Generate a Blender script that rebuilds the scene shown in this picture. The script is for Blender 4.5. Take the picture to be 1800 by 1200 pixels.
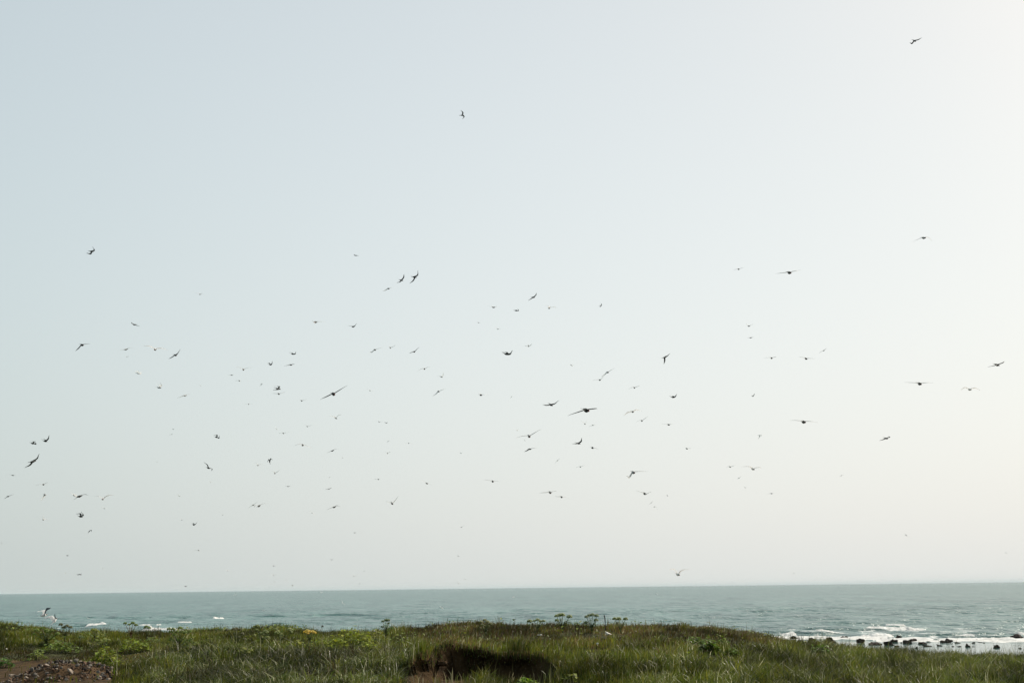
import bpy, bmesh, math, random
import numpy as np
from mathutils import Vector, Matrix

for o in list(bpy.data.objects):
    bpy.data.objects.remove(o)
SC = bpy.context.scene
COL = SC.collection
rng = np.random.default_rng(7)
random.seed(7)

# ------------------------------------------------------------------ camera
F = 2500.0                       # focal length in photograph pixels (50 mm on 36 mm)
EYE = np.array([0.0, 0.0, 5.0])  # metres above the sea
PITCH = math.atan(432.5 / F)
ROLL = math.atan(21.0 / 1800.0)
fw = np.array([0, math.cos(PITCH), math.sin(PITCH)])
up0 = np.array([0, -math.sin(PITCH), math.cos(PITCH)])
rt = math.cos(ROLL) * np.array([1.0, 0, 0]) - math.sin(ROLL) * up0
up = math.sin(ROLL) * np.array([1.0, 0, 0]) + math.cos(ROLL) * up0
cam_d = bpy.data.cameras.new('camera')
cam = bpy.data.objects.new('camera', cam_d)
COL.objects.link(cam)
cam_d.lens = 50
cam_d.sensor_width = 36
cam_d.clip_start = 0.1
cam_d.clip_end = 90000
m = Matrix.Identity(4)
for i in range(3):
    m[i][0], m[i][1], m[i][2], m[i][3] = rt[i], up[i], -fw[i], EYE[i]
cam.matrix_world = m
SC.camera = cam

# ------------------------------------------------------------------ light
SUN_EL, SUN_AZ = math.radians(40), math.radians(55)     # azimuth to the right of the view
w = bpy.data.worlds.new('World')
SC.world = w
w.use_nodes = True
nt = w.node_tree
nt.nodes.clear()
def N(tree, kind, **kw):
    n = tree.nodes.new(kind)
    for k, v in kw.items():
        setattr(n, k, v)
    return n
def L(tree, a, b):
    tree.links.new(a, b)
sky = N(nt, 'ShaderNodeTexSky', sky_type='NISHITA')
sky.sun_disc = False
sky.sun_elevation = SUN_EL
sky.sun_rotation = SUN_AZ
sky.dust_density = 3.0
tint = N(nt, 'ShaderNodeVectorMath', operation='MULTIPLY')
tint.inputs[1].default_value = (1.444, 1.152, 0.867)
L(nt, sky.outputs[0], tint.inputs[0])
bg1 = N(nt, 'ShaderNodeBackground')
bg1.inputs[1].default_value = 0.10
L(nt, tint.outputs[0], bg1.inputs[0])
geo = N(nt, 'ShaderNodeTexCoord')
sundir = (math.sin(SUN_AZ) * math.cos(SUN_EL), math.cos(SUN_AZ) * math.cos(SUN_EL), math.sin(SUN_EL))
dot = N(nt, 'ShaderNodeVectorMath', operation='DOT_PRODUCT')
L(nt, geo.outputs['Generated'], dot.inputs[0])
dot.inputs[1].default_value = sundir
glow = N(nt, 'ShaderNodeMapRange', interpolation_type='SMOOTHSTEP')       # haze brightens towards the sun
glow.inputs['From Min'].default_value = -0.2; glow.inputs['From Max'].default_value = 0.7
L(nt, dot.outputs['Value'], glow.inputs['Value'])
hz = N(nt, 'ShaderNodeVectorMath', operation='MULTIPLY_ADD')
L(nt, glow.outputs[0], hz.inputs[0])
hz.inputs[1].default_value = (0.424, 0.352, 0.340)
hz.inputs[2].default_value = (0.514, 0.726, 0.797)
sep = N(nt, 'ShaderNodeSeparateXYZ'); L(nt, geo.outputs['Generated'], sep.inputs[0])
e0 = N(nt, 'ShaderNodeMath', operation='MAXIMUM'); L(nt, sep.outputs[2], e0.inputs[0]); e0.inputs[1].default_value = 0.0
def falloff(k):
    q1 = N(nt, 'ShaderNodeMath', operation='MULTIPLY'); L(nt, e0.outputs[0], q1.inputs[0]); q1.inputs[1].default_value = -k
    q2 = N(nt, 'ShaderNodeMath', operation='EXPONENT'); L(nt, q1.outputs[0], q2.inputs[0])
    return q2
e2 = falloff(2.0)
e3 = N(nt, 'ShaderNodeMath', operation='MULTIPLY_ADD'); L(nt, e2.outputs[0], e3.inputs[0]); e3.inputs[1].default_value = 0.7; e3.inputs[2].default_value = 0.2
e6 = falloff(6.0)                                                          # the dimmer layer of haze that hugs the horizon
dm = N(nt, 'ShaderNodeMath', operation='DIVIDE'); L(nt, e6.outputs[0], dm.inputs[0]); L(nt, e3.outputs[0], dm.inputs[1])
hz2 = N(nt, 'ShaderNodeVectorMath', operation='MULTIPLY_ADD'); L(nt, dm.outputs[0], hz2.inputs[0]); hz2.inputs[1].default_value = (-0.079, -0.189, -0.266); L(nt, hz.outputs[0], hz2.inputs[2])
bg2 = N(nt, 'ShaderNodeBackground')
L(nt, hz2.outputs[0], bg2.inputs[0])
mixs = N(nt, 'ShaderNodeMixShader')
L(nt, e3.outputs[0], mixs.inputs[0]); L(nt, bg1.outputs[0], mixs.inputs[1]); L(nt, bg2.outputs[0], mixs.inputs[2])
outw = N(nt, 'ShaderNodeOutputWorld')
L(nt, mixs.outputs[0], outw.inputs[0])

sd = bpy.data.lights.new('sun', 'SUN')
sd.energy = 4.8
sd.angle = math.radians(0.6)
sd.color = (1.0, 0.93, 0.82)
sun = bpy.data.objects.new('sun', sd)
COL.objects.link(sun)
sun.rotation_euler = Vector(sundir).to_track_quat('Z', 'Y').to_euler()
SC.view_settings.view_transform = 'Standard'
SC.view_settings.look = 'None'
SC.view_settings.exposure = 0
SC.view_settings.gamma = 1
SC.render.engine = 'CYCLES'
SC.cycles.use_denoising = True
SC.cycles.max_bounces = 6
SC.cycles.transparent_max_bounces = 4

# ------------------------------------------------------------------ pixel <-> place
def ray(x, y):
    return fw + (x - 900) / F * rt + (600 - y) / F * up
def at(x, y, Y):
    d = ray(x, y)
    return EYE + d * (Y / d[1])
def at_sea(x, y, z=0.0):
    d = ray(x, y)
    return EYE + d * ((z - EYE[2]) / d[2])
def hor(x):
    return 1032.5 - (x - 900) * 21.0 / 1800.0
def px(X, Y, Z):
    v = np.stack([X, Y, Z - EYE[2]], -1)
    dd = v @ fw
    return 900 + F * (v @ rt) / dd, 600 - F * (v @ up) / dd
def zray(x, y, Y):
    """height of the sight line through pixel x, y at distance Y (arrays)"""
    a = (x - 900) / F; b = (600 - y) / F
    return EYE[2] + (fw[2] + a * rt[2] + b * up[2]) * Y / (fw[1] + a * rt[1] + b * up[1])
def ucol(X, Y):
    """image column of a ground point"""
    return 906 + F * X / (Y * 0.981)
def mpp(p):
    return float((np.asarray(p) - EYE) @ fw) / F

# ------------------------------------------------------------------ value noise
_VN = {}
def vn(x, y, seed=0):
    if seed not in _VN: _VN[seed] = np.random.default_rng(seed).random((256, 256))
    r = _VN[seed]
    xi = np.floor(x).astype(int); yi = np.floor(y).astype(int)
    fx = x - xi; fy = y - yi
    fx = fx * fx * (3 - 2 * fx); fy = fy * fy * (3 - 2 * fy)
    a = r[xi % 256, yi % 256]; b = r[(xi + 1) % 256, yi % 256]
    c = r[xi % 256, (yi + 1) % 256]; d = r[(xi + 1) % 256, (yi + 1) % 256]
    return (a * (1 - fx) + b * fx) * (1 - fy) + (c * (1 - fx) + d * fx) * fy
def fbm(x, y, seed=0, n=3):
    s = 0; a = 1; t = 0
    for k in range(n):
        s = s + a * vn(x * 2 ** k, y * 2 ** k, seed + k); t += a; a *= 0.5
    return s / t
def sst(a, b, x):
    t = np.clip((x - a) / (b - a), 0, 1)
    return t * t * (3 - 2 * t)

# ------------------------------------------------------------------ mesh helpers
def mesh_np(name, verts, faces):
    me = bpy.data.meshes.new(name)
    me.from_pydata([tuple(v) for v in verts], [], [tuple(f) for f in faces])
    me.update()
    return me
def grid_mesh(name, P):
    """P: rows x cols x 3 array -> quad mesh, fast"""
    r, c = P.shape[:2]
    me = bpy.data.meshes.new(name)
    me.vertices.add(r * c)
    me.vertices.foreach_set('co', P.reshape(-1).astype(np.float32))
    i = np.arange(r * c).reshape(r, c)
    q = np.stack([i[:-1, :-1], i[:-1, 1:], i[1:, 1:], i[1:, :-1]], -1).reshape(-1, 4)
    me.loops.add(q.size)
    me.loops.foreach_set('vertex_index', q.reshape(-1).astype(np.int32))
    me.polygons.add(len(q))
    me.polygons.foreach_set('loop_start', np.arange(0, q.size, 4, dtype=np.int32))
    me.update(calc_edges=True)
    return me
def smooth(me):
    me.polygons.foreach_set('use_smooth', [True] * len(me.polygons))
def colattr(me, name, rgb):
    a = me.color_attributes.new(name, 'FLOAT_COLOR', 'POINT')
    c = np.ones((len(me.vertices), 4), np.float32)
    c[:, :3] = rgb
    a.data.foreach_set('color', c.reshape(-1))
def put(name, me, mats=None, parent=None, loc=None):
    o = bpy.data.objects.new(name, me)
    COL.objects.link(o)
    if mats is not None and me is not None and not me.materials:
        for mm in (mats if isinstance(mats, (list, tuple)) else [mats]):
            me.materials.append(mm)
    if loc is not None:
        o.location = loc
    if parent is not None:
        o.parent = parent
    return o
def tag(o, label=None, cat=None, group=None, kind=None):
    if label: o['label'] = label
    if cat: o['category'] = cat
    if group: o['group'] = group
    if kind: o['kind'] = kind
    return o

# ------------------------------------------------------------------ materials
def mat(name):
    mm = bpy.data.materials.new(name)
    mm.use_nodes = True
    t = mm.node_tree
    return mm, t, t.nodes['Principled BSDF'], t.nodes['Material Output']
def plain(name, col, rough=0.8, spec=0.3, var=0.25, scale=8.0, bump=0.0):
    mm, t, b, o = mat(name)
    tc = N(t, 'ShaderNodeTexCoord')
    n = N(t, 'ShaderNodeTexNoise'); n.inputs['Scale'].default_value = scale; n.inputs['Detail'].default_value = 5
    L(t, tc.outputs['Object'], n.inputs['Vector'])
    mr = N(t, 'ShaderNodeMapRange')
    mr.inputs['From Min'].default_value = 0.3; mr.inputs['From Max'].default_value = 0.7
    mr.inputs['To Min'].default_value = 1 - var; mr.inputs['To Max'].default_value = 1 + var
    L(t, n.outputs['Fac'], mr.inputs['Value'])
    vm = N(t, 'ShaderNodeVectorMath', operation='MULTIPLY')
    vm.inputs[0].default_value = col
    L(t, mr.outputs[0], vm.inputs[1])
    L(t, vm.outputs[0], b.inputs['Base Color'])
    b.inputs['Roughness'].default_value = rough
    b.inputs['Specular IOR Level'].default_value = spec
    if bump:
        bp = N(t, 'ShaderNodeBump'); bp.inputs['Strength'].default_value = bump; bp.inputs['Distance'].default_value = 0.05
        L(t, n.outputs['Fac'], bp.inputs['Height']); L(t, bp.outputs[0], b.inputs['Normal'])
    return mm
def leafy(name, trans=0.35, rough=0.5, spec=0.35, attr=True, col=(0.06, 0.1, 0.02)):
    mm, t, b, o = mat(name)
    tr = N(t, 'ShaderNodeBsdfTranslucent')
    if attr:
        a = N(t, 'ShaderNodeAttribute', attribute_name='tint')
        L(t, a.outputs['Color'], b.inputs['Base Color']); L(t, a.outputs['Color'], tr.inputs['Color'])
    else:
        b.inputs['Base Color'].default_value = (*col, 1); tr.inputs['Color'].default_value = (*col, 1)
    b.inputs['Roughness'].default_value = rough
    b.inputs['Specular IOR Level'].default_value = spec
    mx = N(t, 'ShaderNodeMixShader'); mx.inputs[0].default_value = trans
    L(t, b.outputs[0], mx.inputs[1]); L(t, tr.outputs[0], mx.inputs[2]); L(t, mx.outputs[0], o.inputs['Surface'])
    return mm
M_GRASS = leafy('grass_blade', 0.40, 0.40, 0.22)
M_LEAF = leafy('herb_leaf', 0.30, 0.5, 0.3)
M_STEM = plain('herb_stem', (0.08, 0.095, 0.03), 0.6, 0.3, 0.3)
M_STEMRED = plain('red_herb_stem', (0.16, 0.06, 0.035), 0.6, 0.3, 0.3)
M_STAKE = plain('weathered_stake', (0.035, 0.032, 0.034), 0.85, 0.2, 0.4, 20)
M_BOULDER = plain('wet_basalt', (0.030, 0.023, 0.019), 0.75, 0.15, 0.5, 3, 0.6)
M_PALE = plain('pale_stone', (0.58, 0.56, 0.50), 0.8, 0.2, 0.2, 30, 0.3)
M_STONES = [plain('stone_grey', (0.15, 0.135, 0.115), 0.9, 0.2, 0.35, 20, 0.4),
            plain('stone_brown', (0.12, 0.075, 0.05), 0.9, 0.2, 0.35, 20, 0.4),
            plain('stone_dark', (0.04, 0.032, 0.028), 0.9, 0.2, 0.35, 20, 0.4),
            plain('stone_pale', (0.30, 0.25, 0.20), 0.9, 0.2, 0.3, 20, 0.4)]
M_FOAM = plain('sea_foam', (0.56, 0.57, 0.555), 0.9, 0.1, 0.3, 1.6, 0.9)

# ================================================================== THE GROUND
CU = np.array([-400, 0, 50, 100, 200, 300, 400, 500, 550, 600, 700, 750, 830, 900, 1000, 1100, 1200, 1250, 1300, 1350, 1400, 1450, 1500, 1560, 1650, 1700, 1800, 2200], float)
CY = np.array([1092, 1096, 1100, 1108, 1112, 1112, 1106, 1103, 1109, 1113, 1110, 1101, 1094, 1100, 1101, 1102, 1100, 1103, 1110, 1118, 1124, 1128, 1132, 1138, 1146, 1149, 1155, 1165], float)
def crest(u):
    """distance and height of the dune crest along image column u"""
    D = np.interp(u, [-400, 0, 600, 800, 1200, 1400, 1800, 2300], [44, 43, 42, 38, 39, 42, 44, 45])
    vy = np.interp(u, CU, CY) + np.interp(u, [900, 1200, 1350, 1400, 1450, 1550, 1650, 1800], [6, 3, 5, 13, 17, 19, 18, 11])
    return D, zray(u, vy, D)
LIPU = np.array([690, 700, 715, 735, 760, 785, 800, 815, 850, 880, 920, 960, 990, 1020, 1050], float)
LIPY = np.array([1172, 1170, 1166, 1157, 1150, 1130, 1128, 1138, 1141, 1148, 1149, 1153, 1159, 1167, 1178], float)
WALLU = np.array([690, 720, 760, 800, 850, 900, 950, 1000, 1050], float)
WALLD = np.array([26.4, 26.6, 27.3, 28.2, 28.0, 27.4, 26.9, 26.4, 25.8], float)
def terrain(X, Y):
    """ground surface; returns shifted Y and height (the eroded bank overhangs a little)"""
    Ys = np.maximum(Y, 8.0)
    u = ucol(X, Ys)
    D, Zc = crest(u)
    near = 3.30 + np.interp(u, [0, 300, 700, 1200, 1800], [0.0, 0.0, 0.0, -0.02, -0.10])
    tt = np.clip((Y - 24.0) / (D - 24.0), 0, 1)
    left = np.interp(u, [0, 200, 300, 420], [1, 1, 0.4, 0])
    prof = sst(0, 1, tt) * (1 - 0.5) + 0.5 * np.power(tt, 0.7)
    prof = prof * (1 - left) + left * sst(0.35, 1, tt)
    z = near + (Zc - near) * prof
    lump = (fbm(X / 2.6, Y / 2.6, 3) - 0.5) * 0.34 + (fbm(X / 0.6, Y / 0.6, 9) - 0.5) * 0.06
    z = z + lump * sst(18, 24, Y) * (1 - 0.6 * sst(D - 6, D - 1, Y))
    # the eroded hollow
    m_ = sst(695, 730, u) * (1 - sst(935, 1010, u))
    Yw = np.interp(u, WALLU, WALLD) + (fbm(X / 0.6, X * 0 + 3.1, 21, 3) - 0.5) * 0.7
    ly = np.interp(u, LIPU, LIPY)
    lipz = zray(u, ly + 20 * (fbm(X / 0.32, X * 0 + 8.2, 23, 3) - 0.5), Yw)
    floor = 3.30 + 0.06 * (fbm(X / 0.5, Y / 0.5, 31) - 0.5) - 0.05 * sst(820, 900, u)
    top = lipz + (np.maximum(z, lipz) - lipz) * sst(0.2, 5.0, Y - Yw) + lump * 0.25
    step = sst(0.0, 0.30, Y - Yw)
    zh = floor + (top - floor) * step
    z = z * (1 - m_) + zh * m_
    hang = m_ * sst(0.55, 1.0, step) * (1 - sst(0.3, 0.9, Y - Yw)) * (0.30 + 0.7 * (fbm(X / 0.3, X * 0, 41) - 0.5))
    # beyond the crest the ground falls to the sea bed
    over = np.clip(Y - D, 0, None)
    fall = 0.02 * over ** 2 / (1 + 0.12 * over)
    z = np.where(Y > D, Zc + lump * 0.3 - fall, z)
    z = np.maximum(z, -3.0)
    return Y - hang, z, u, D, m_, Yw
rowsY = np.concatenate([[-220, -120, -60, -30, -10, 5, 12, 17], np.arange(20, 24.5, 0.25), np.arange(24.5, 29.5, 0.04), np.arange(29.5, 30, 0.1), np.arange(30, 52, 0.22), np.arange(52, 110, 2.5), [140, 200]])
colsX = np.concatenate([-np.geomspace(320, 18, 24), np.arange(-17.8, -2.7, 0.1), np.arange(-2.7, 2.3, 0.035), np.arange(2.3, 17.8, 0.1), np.geomspace(18, 320, 24)])
GX, GY = np.meshgrid(colsX, rowsY)
Yt, Zt, GU, GD, GM, GW = terrain(GX, GY)
me = grid_mesh('ground', np.stack([GX, Yt, Zt], -1))
smooth(me)
def soil_mask(X, Y, u, m_, Yw):
    s = m_ * (1 - sst(0.24, 0.42, Y - Yw)) * sst(24.0, 25.2, Y) * np.maximum(1 - 0.95 * sst(815, 850, u), sst(26.5, 26.9, Y))                    # hollow floor and face
    s = np.maximum(s, (1 - sst(60, 190, u + 60 * (fbm(X / 1.2, Y / 1.2, 51) - 0.5))) * (1 - sst(34.2, 35.6, Y + (fbm(X / 0.8, Y / 0.8, 53) - 0.5) * 2.0)))
    s = np.maximum(s, (1 - sst(190, 240, u)) * (1 - sst(28.6, 29.6, Y + (fbm(X / 0.6, Y / 0.6, 55) - 0.5) * 0.8)))
    return s
SOIL = soil_mask(GX, GY, GU, GM, GW)
c1 = np.array([0.050, 0.031, 0.014]); c2 = np.array([0.035, 0.038, 0.016])
tintg = c2 + (c1 - c2) * SOIL.reshape(-1)[:, None]
colattr(me, 'tint', tintg)
mm, t, b, o = mat('dark_soil')
a = N(t, 'ShaderNodeAttribute', attribute_name='tint')
tc = N(t, 'ShaderNodeTexCoord')
n1 = N(t, 'ShaderNodeTexNoise'); n1.inputs['Scale'].default_value = 3.0; n1.inputs['Detail'].default_value = 8
L(t, tc.outputs['Object'], n1.inputs['Vector'])
mr = N(t, 'ShaderNodeMapRange'); mr.inputs['To Min'].default_value = 0.4; mr.inputs['To Max'].default_value = 1.7
mr.inputs['From Min'].default_value = 0.3; mr.inputs['From Max'].default_value = 0.7
L(t, n1.outputs['Fac'], mr.inputs['Value'])
vm = N(t, 'ShaderNodeVectorMath', operation='MULTIPLY'); L(t, a.outputs['Color'], vm.inputs[0]); L(t, mr.outputs[0], vm.inputs[1])
L(t, vm.outputs[0], b.inputs['Base Color'])
b.inputs['Roughness'].default_value = 0.95; b.inputs['Specular IOR Level'].default_value = 0.1
n2 = N(t, 'ShaderNodeTexNoise'); n2.inputs['Scale'].default_value = 14; n2.inputs['Detail'].default_value = 6
L(t, tc.outputs['Object'], n2.inputs['Vector'])
bp = N(t, 'ShaderNodeBump'); bp.inputs['Strength'].default_value = 0.8; bp.inputs['Distance'].default_value = 0.06
L(t, n2.outputs['Fac'], bp.inputs['Height']); L(t, bp.outputs[0], b.inputs['Normal'])
tag(put('ground', me, mm), kind='structure')

def ground_at(x, Y):
    """place on the ground on image column x at distance Y"""
    X = (x - 906) / F * Y * 0.981
    yy, z, *_ = terrain(np.array([X]), np.array([Y]))
    return np.array([X, float(yy[0]), float(z[0])])
def ground_px(x, y):
    """the ground point that shows at pixel x, y (first hit walking out from the camera)"""
    d = ray(x, y); d = d / d[1]
    Ys = np.arange(18, 52, 0.04)
    P = EYE + d[None, :] * Ys[:, None]
    yy, z, *_ = terrain(P[:, 0], P[:, 1])
    k = np.argmax(P[:, 2] <= z) if np.any(P[:, 2] <= z) else None
    if k is None or k == 0:
        k = int(np.argmin(P[:, 2] - z + 5 * (Ys < 30)))
    return np.array([P[k, 0], P[k, 1], z[k]])

# ================================================================== THE SEA
SW = [  # swell ridges: x0, x1, y (photo pixels at the water line), height m, depth m
    (120, 380, 1086, 0.37, 5.0),
    (420, 530, 1084.5, 0.34, 4.5),
    (500, 665, 1082.5, 0.53, 6.0),
    (150, 200, 1100, 0.37, 3),
    (230, 340, 1106.5, 0.31, 3),
    (1375, 1480, 1113.5, 0.28, 2.6),
    (1400, 1510, 1106.5, 0.28, 2.6),
    (1495, 1650, 1107.5, 0.28, 2.4),
    (1545, 1605, 1102.5, 0.23, 2.4),
    (1390, 1560, 1096, 0.21, 2.6),
    (1500, 1730, 1118, 0.17, 1.8),
    (1640, 1810, 1099, 0.16, 2.8),
    (1180, 1260, 1086, 0.2, 4),
    (1760, 1830, 1117.5, 0.17, 1.5),
    (600, 760, 1092, 0.19, 4),
    (900, 1000, 1083, 0.15, 4),
    (1240, 1420, 1101, 0.17, 2.6),
    (60, 190, 1093, 0.22, 4),
    (1600, 1790, 1110, 0.15, 2.0)]
def swell(X, Y):
    z = np.zeros_like(X)
    u = ucol(X, Y)
    for k, (x0, x1, y, h, wd) in enumerate(SW):
        xc = 0.5 * (x0 + x1)
        Yc = at_sea(xc, y)[1] + (fbm(X / 9.0, X * 0 + k * 3.3, 70 + k) - 0.5) * wd * 1.3
        e = sst(x0 - 12, x0 + 0.35 * (x1 - x0), u) * (1 - sst(x1 - 0.35 * (x1 - x0), x1 + 12, u))
        dy = (Y - Yc)
        wdv = np.where(dy < 0, wd * 0.55, wd * 1.3)
        z = z + h * e * np.exp(-(dy / wdv) ** 2) * (0.8 + 0.4 * vn(X / 5.0, X * 0 + k, 90 + k))
    return z
def shallow(X, Y):
    """1 in the calm shallows inside the surf on the right"""
    u = ucol(X, Y)
    lim = np.interp(u, [0, 1000, 1350, 1500, 1650, 1800], [150, 140, 134, 131, 127, 123])
    return 1 - sst(lim - 5, lim + 2, Y + (fbm(X / 6, Y / 6, 63) - 0.5) * 5)
def sea_z(X, Y):
    sh = shallow(X, Y)
    chop = (fbm(X / 4.6, Y / 2.4, 60, 3) - 0.5) * 0.46 * (1 - 0.9 * sh) * (1 - sst(500, 1500, Y))
    return swell(X, Y) * (1 - sh) + chop
sy = [58.0]
while sy[-1] < 60000:
    y_ = sy[-1]
    sy.append(y_ + (0.8 if y_ < 300 else (y_ - 300) * 0.035 + 0.8))
sy = np.array(sy)
ang = np.tan(np.concatenate([np.linspace(-0.72, -0.40, 40)[:-1], np.linspace(-0.40, 0.40, 560), np.linspace(0.40, 0.72, 40)[1:]]))
SX = sy[:, None] * ang[None, :]
SY = np.repeat(sy[:, None], len(ang), 1)
SZ = sea_z(SX, SY)
me = grid_mesh('sea', np.stack([SX, SY, SZ], -1))
smooth(me)
at_ = me.attributes.new('calm', 'FLOAT', 'POINT')
at_.data.foreach_set('value', shallow(SX, SY).reshape(-1).astype(np.float32))
su_ = ucol(SX, SY)
surf = sst(1340, 1420, su_) * sst(112, 124, SY) * (1 - sst(150, 178, SY)) * 0.9 + (1 - sst(640, 800, su_)) * sst(170, 190, SY) * (1 - sst(225, 300, SY)) * 0.35
at_ = me.attributes.new('surf', 'FLOAT', 'POINT')
at_.data.foreach_set('value', surf.reshape(-1).astype(np.float32))
mm, t, b, o = mat('sea_water')
tc = N(t, 'ShaderNodeTexCoord')
def wave_noise(sx, sy_, detail, seed):
    mp = N(t, 'ShaderNodeMapping'); mp.inputs['Scale'].default_value = (sx, sy_, 1); mp.inputs['Location'].default_value = (seed * 17.3, seed * 9.1, 0)
    mp.inputs['Rotation'].default_value = (0, 0, 0.02 * seed)
    L(t, tc.outputs['Object'], mp.inputs['Vector'])
    n = N(t, 'ShaderNodeTexNoise'); n.inputs['Scale'].default_value = 1; n.inputs['Detail'].default_value = detail; n.inputs['Roughness'].default_value = 0.6
    L(t, mp.outputs[0], n.inputs['Vector'])
    return n
na = wave_noise(0.40, 0.30, 5, 1)
nb = wave_noise(0.10, 0.035, 4, 2)
calm = N(t, 'ShaderNodeAttribute', attribute_name='calm')
inv = N(t, 'ShaderNodeMath', operation='MULTIPLY_ADD'); L(t, calm.outputs['Fac'], inv.inputs[0]); inv.inputs[1].default_value = -0.9; inv.inputs[2].default_value = 1.0
b1 = N(t, 'ShaderNodeBump'); b1.inputs['Distance'].default_value = 1.1
L(t, inv.outputs[0], b1.inputs['Strength']); L(t, na.outputs['Fac'], b1.inputs['Height'])
b2 = N(t, 'ShaderNodeBump'); b2.inputs['Distance'].default_value = 3.0
L(t, inv.outputs[0], b2.inputs['Strength']); L(t, nb.outputs['Fac'], b2.inputs['Height']); L(t, b1.outputs[0], b2.inputs['Normal'])
L(t, b2.outputs[0], b.inputs['Normal'])
nc = wave_noise(0.22, 0.075, 4, 3)
cr = N(t, 'ShaderNodeValToRGB')
cr.color_ramp.elements[0].position = 0.40; cr.color_ramp.elements[0].color = (0.024, 0.082, 0.076, 1)
cr.color_ramp.elements[1].position = 0.62; cr.color_ramp.elements[1].color = (0.080, 0.168, 0.152, 1)
nd = wave_noise(0.055, 0.009, 4, 4)
av = N(t, 'ShaderNodeMath', operation='ADD'); L(t, nc.outputs['Fac'], av.inputs[0]); L(t, nd.outputs['Fac'], av.inputs[1])
av2 = N(t, 'ShaderNodeMath', operation='MULTIPLY'); L(t, av.outputs[0], av2.inputs[0]); av2.inputs[1].default_value = 0.5
L(t, av2.outputs[0], cr.inputs['Fac'])
fl = wave_noise(0.22, 0.75, 3, 5)                          # scattered whitecap flecks
flr = N(t, 'ShaderNodeMapRange'); flr.inputs['From Min'].default_value = 0.73; flr.inputs['From Max'].default_value = 0.80
srf = N(t, 'ShaderNodeAttribute', attribute_name='surf')
fla = N(t, 'ShaderNodeMath', operation='MULTIPLY_ADD'); L(t, srf.outputs['Fac'], fla.inputs[0]); fla.inputs[1].default_value = 0.17; L(t, fl.outputs['Fac'], fla.inputs[2])
L(t, fla.outputs[0], flr.inputs['Value'])
mxc = N(t, 'ShaderNodeMix', data_type='RGBA'); L(t, flr.outputs[0], mxc.inputs['Factor']); L(t, cr.outputs[0], mxc.inputs['A']); mxc.inputs['B'].default_value = (0.7, 0.72, 0.7, 1)
L(t, mxc.outputs['Result'], b.inputs['Base Color'])
b.inputs['IOR'].default_value = 1.33
b.inputs['Specular IOR Level'].default_value = 0.33
rr = N(t, 'ShaderNodeMath', operation='MULTIPLY_ADD'); L(t, calm.outputs['Fac'], rr.inputs[0]); rr.inputs[1].default_value = -0.15; rr.inputs[2].default_value = 0.25
L(t, rr.outputs[0], b.inputs['Roughness'])
tag(put('sea', me, mm), kind='structure')

# ------------------------------------------------------------------ breaking foam
def foam_ridge(x0, x1, y, hpx, deep, seed, lift=0.9):
    """torn foam along a breaking crest: lumps that rise out of the water only where the noise is high"""
    n = max(24, int((x1 - x0) * 3.0))
    xs = np.linspace(x0, x1, n)
    base = np.array([at_sea(x, y)[:2] for x in xs])
    sc = mpp(np.array([*base[n // 2], 0]))
    tt_ = (xs - x0) / (x1 - x0)
    e = sst(0, 0.2, tt_) * (1 - sst(0.75, 1, tt_))
    rows = []
    bend = (vn(base[:, 0] / 5, base[:, 0] * 0, seed + 9) - 0.5) * deep * 1.6
    for q in np.linspace(-1.3, 1.3, 15):
        yy = base[:, 1] + q * deep + bend
        prof = math.exp(-(q / 0.65) ** 2) if q > 0 else math.exp(-(q / 0.8) ** 2)
        nz = 0.65 * fbm(base[:, 0] / 0.55, yy / 0.7, seed, 3) + 0.35 * fbm(base[:, 0] / 3.0, yy / 2.0, seed + 3, 2)
        nz = np.clip((nz - 0.5) * 2.2 + 0.5, 0, 1.1)
        zs = sea_z(base[:, 0], yy)
        zz = zs + hpx * sc * 1.15 * (prof * (0.35 + 0.65 * e) * (0.30 + 1.1 * nz) - 0.34 - 0.35 * (1 - e))
        rows.append(np.stack([base[:, 0], yy, np.maximum(zz, zs - 0.3)], -1))
    me = grid_mesh('breaker_foam', np.stack(rows, 0))
    smooth(me)
    return me
FOAM = [(1499, 1645, 1107.5, 4.6, 1.4), (1552, 1598, 1102.5, 3.6, 1.3), (1366, 1405, 1115, 5.5, 2.0), (1430, 1468, 1113, 2.4, 1.3), (1383, 1401, 1107, 1.8, 0.8),
        (1503, 1582, 1119, 5.0, 1.6), (1580, 1624, 1116, 2.4, 1.3), (1670, 1712, 1119, 3.2, 1.3), (1712, 1732, 1117.5, 1.2, 0.7), (1778, 1815, 1117, 3.2, 1.3),
        (1604, 1618, 1111.5, 1.2, 0.7),
        (149, 188, 1100, 3.6, 2.0), (242, 269, 1098, 1.8, 1.5), (274, 282, 1098, 2.4, 1.2), (246, 335, 1107, 4.6, 2.2), (375, 396, 1086, 3.4, 3.0), (310, 340, 1093, 1.2, 1.6),
        (100, 122, 1103.5, 1.6, 1.3), (596, 606, 1080.5, 0.9, 2.0), (1240, 1250, 1100.5, 1.6, 0.8)]
for k, (x0, x1, y, h_, dp) in enumerate(FOAM):
    tag(put('breaker_foam', foam_ridge(x0, x1, y, h_, dp, 200 + k * 11), M_FOAM), 'white foam breaking along the crest of a wave', 'foam', kind='stuff')
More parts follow.
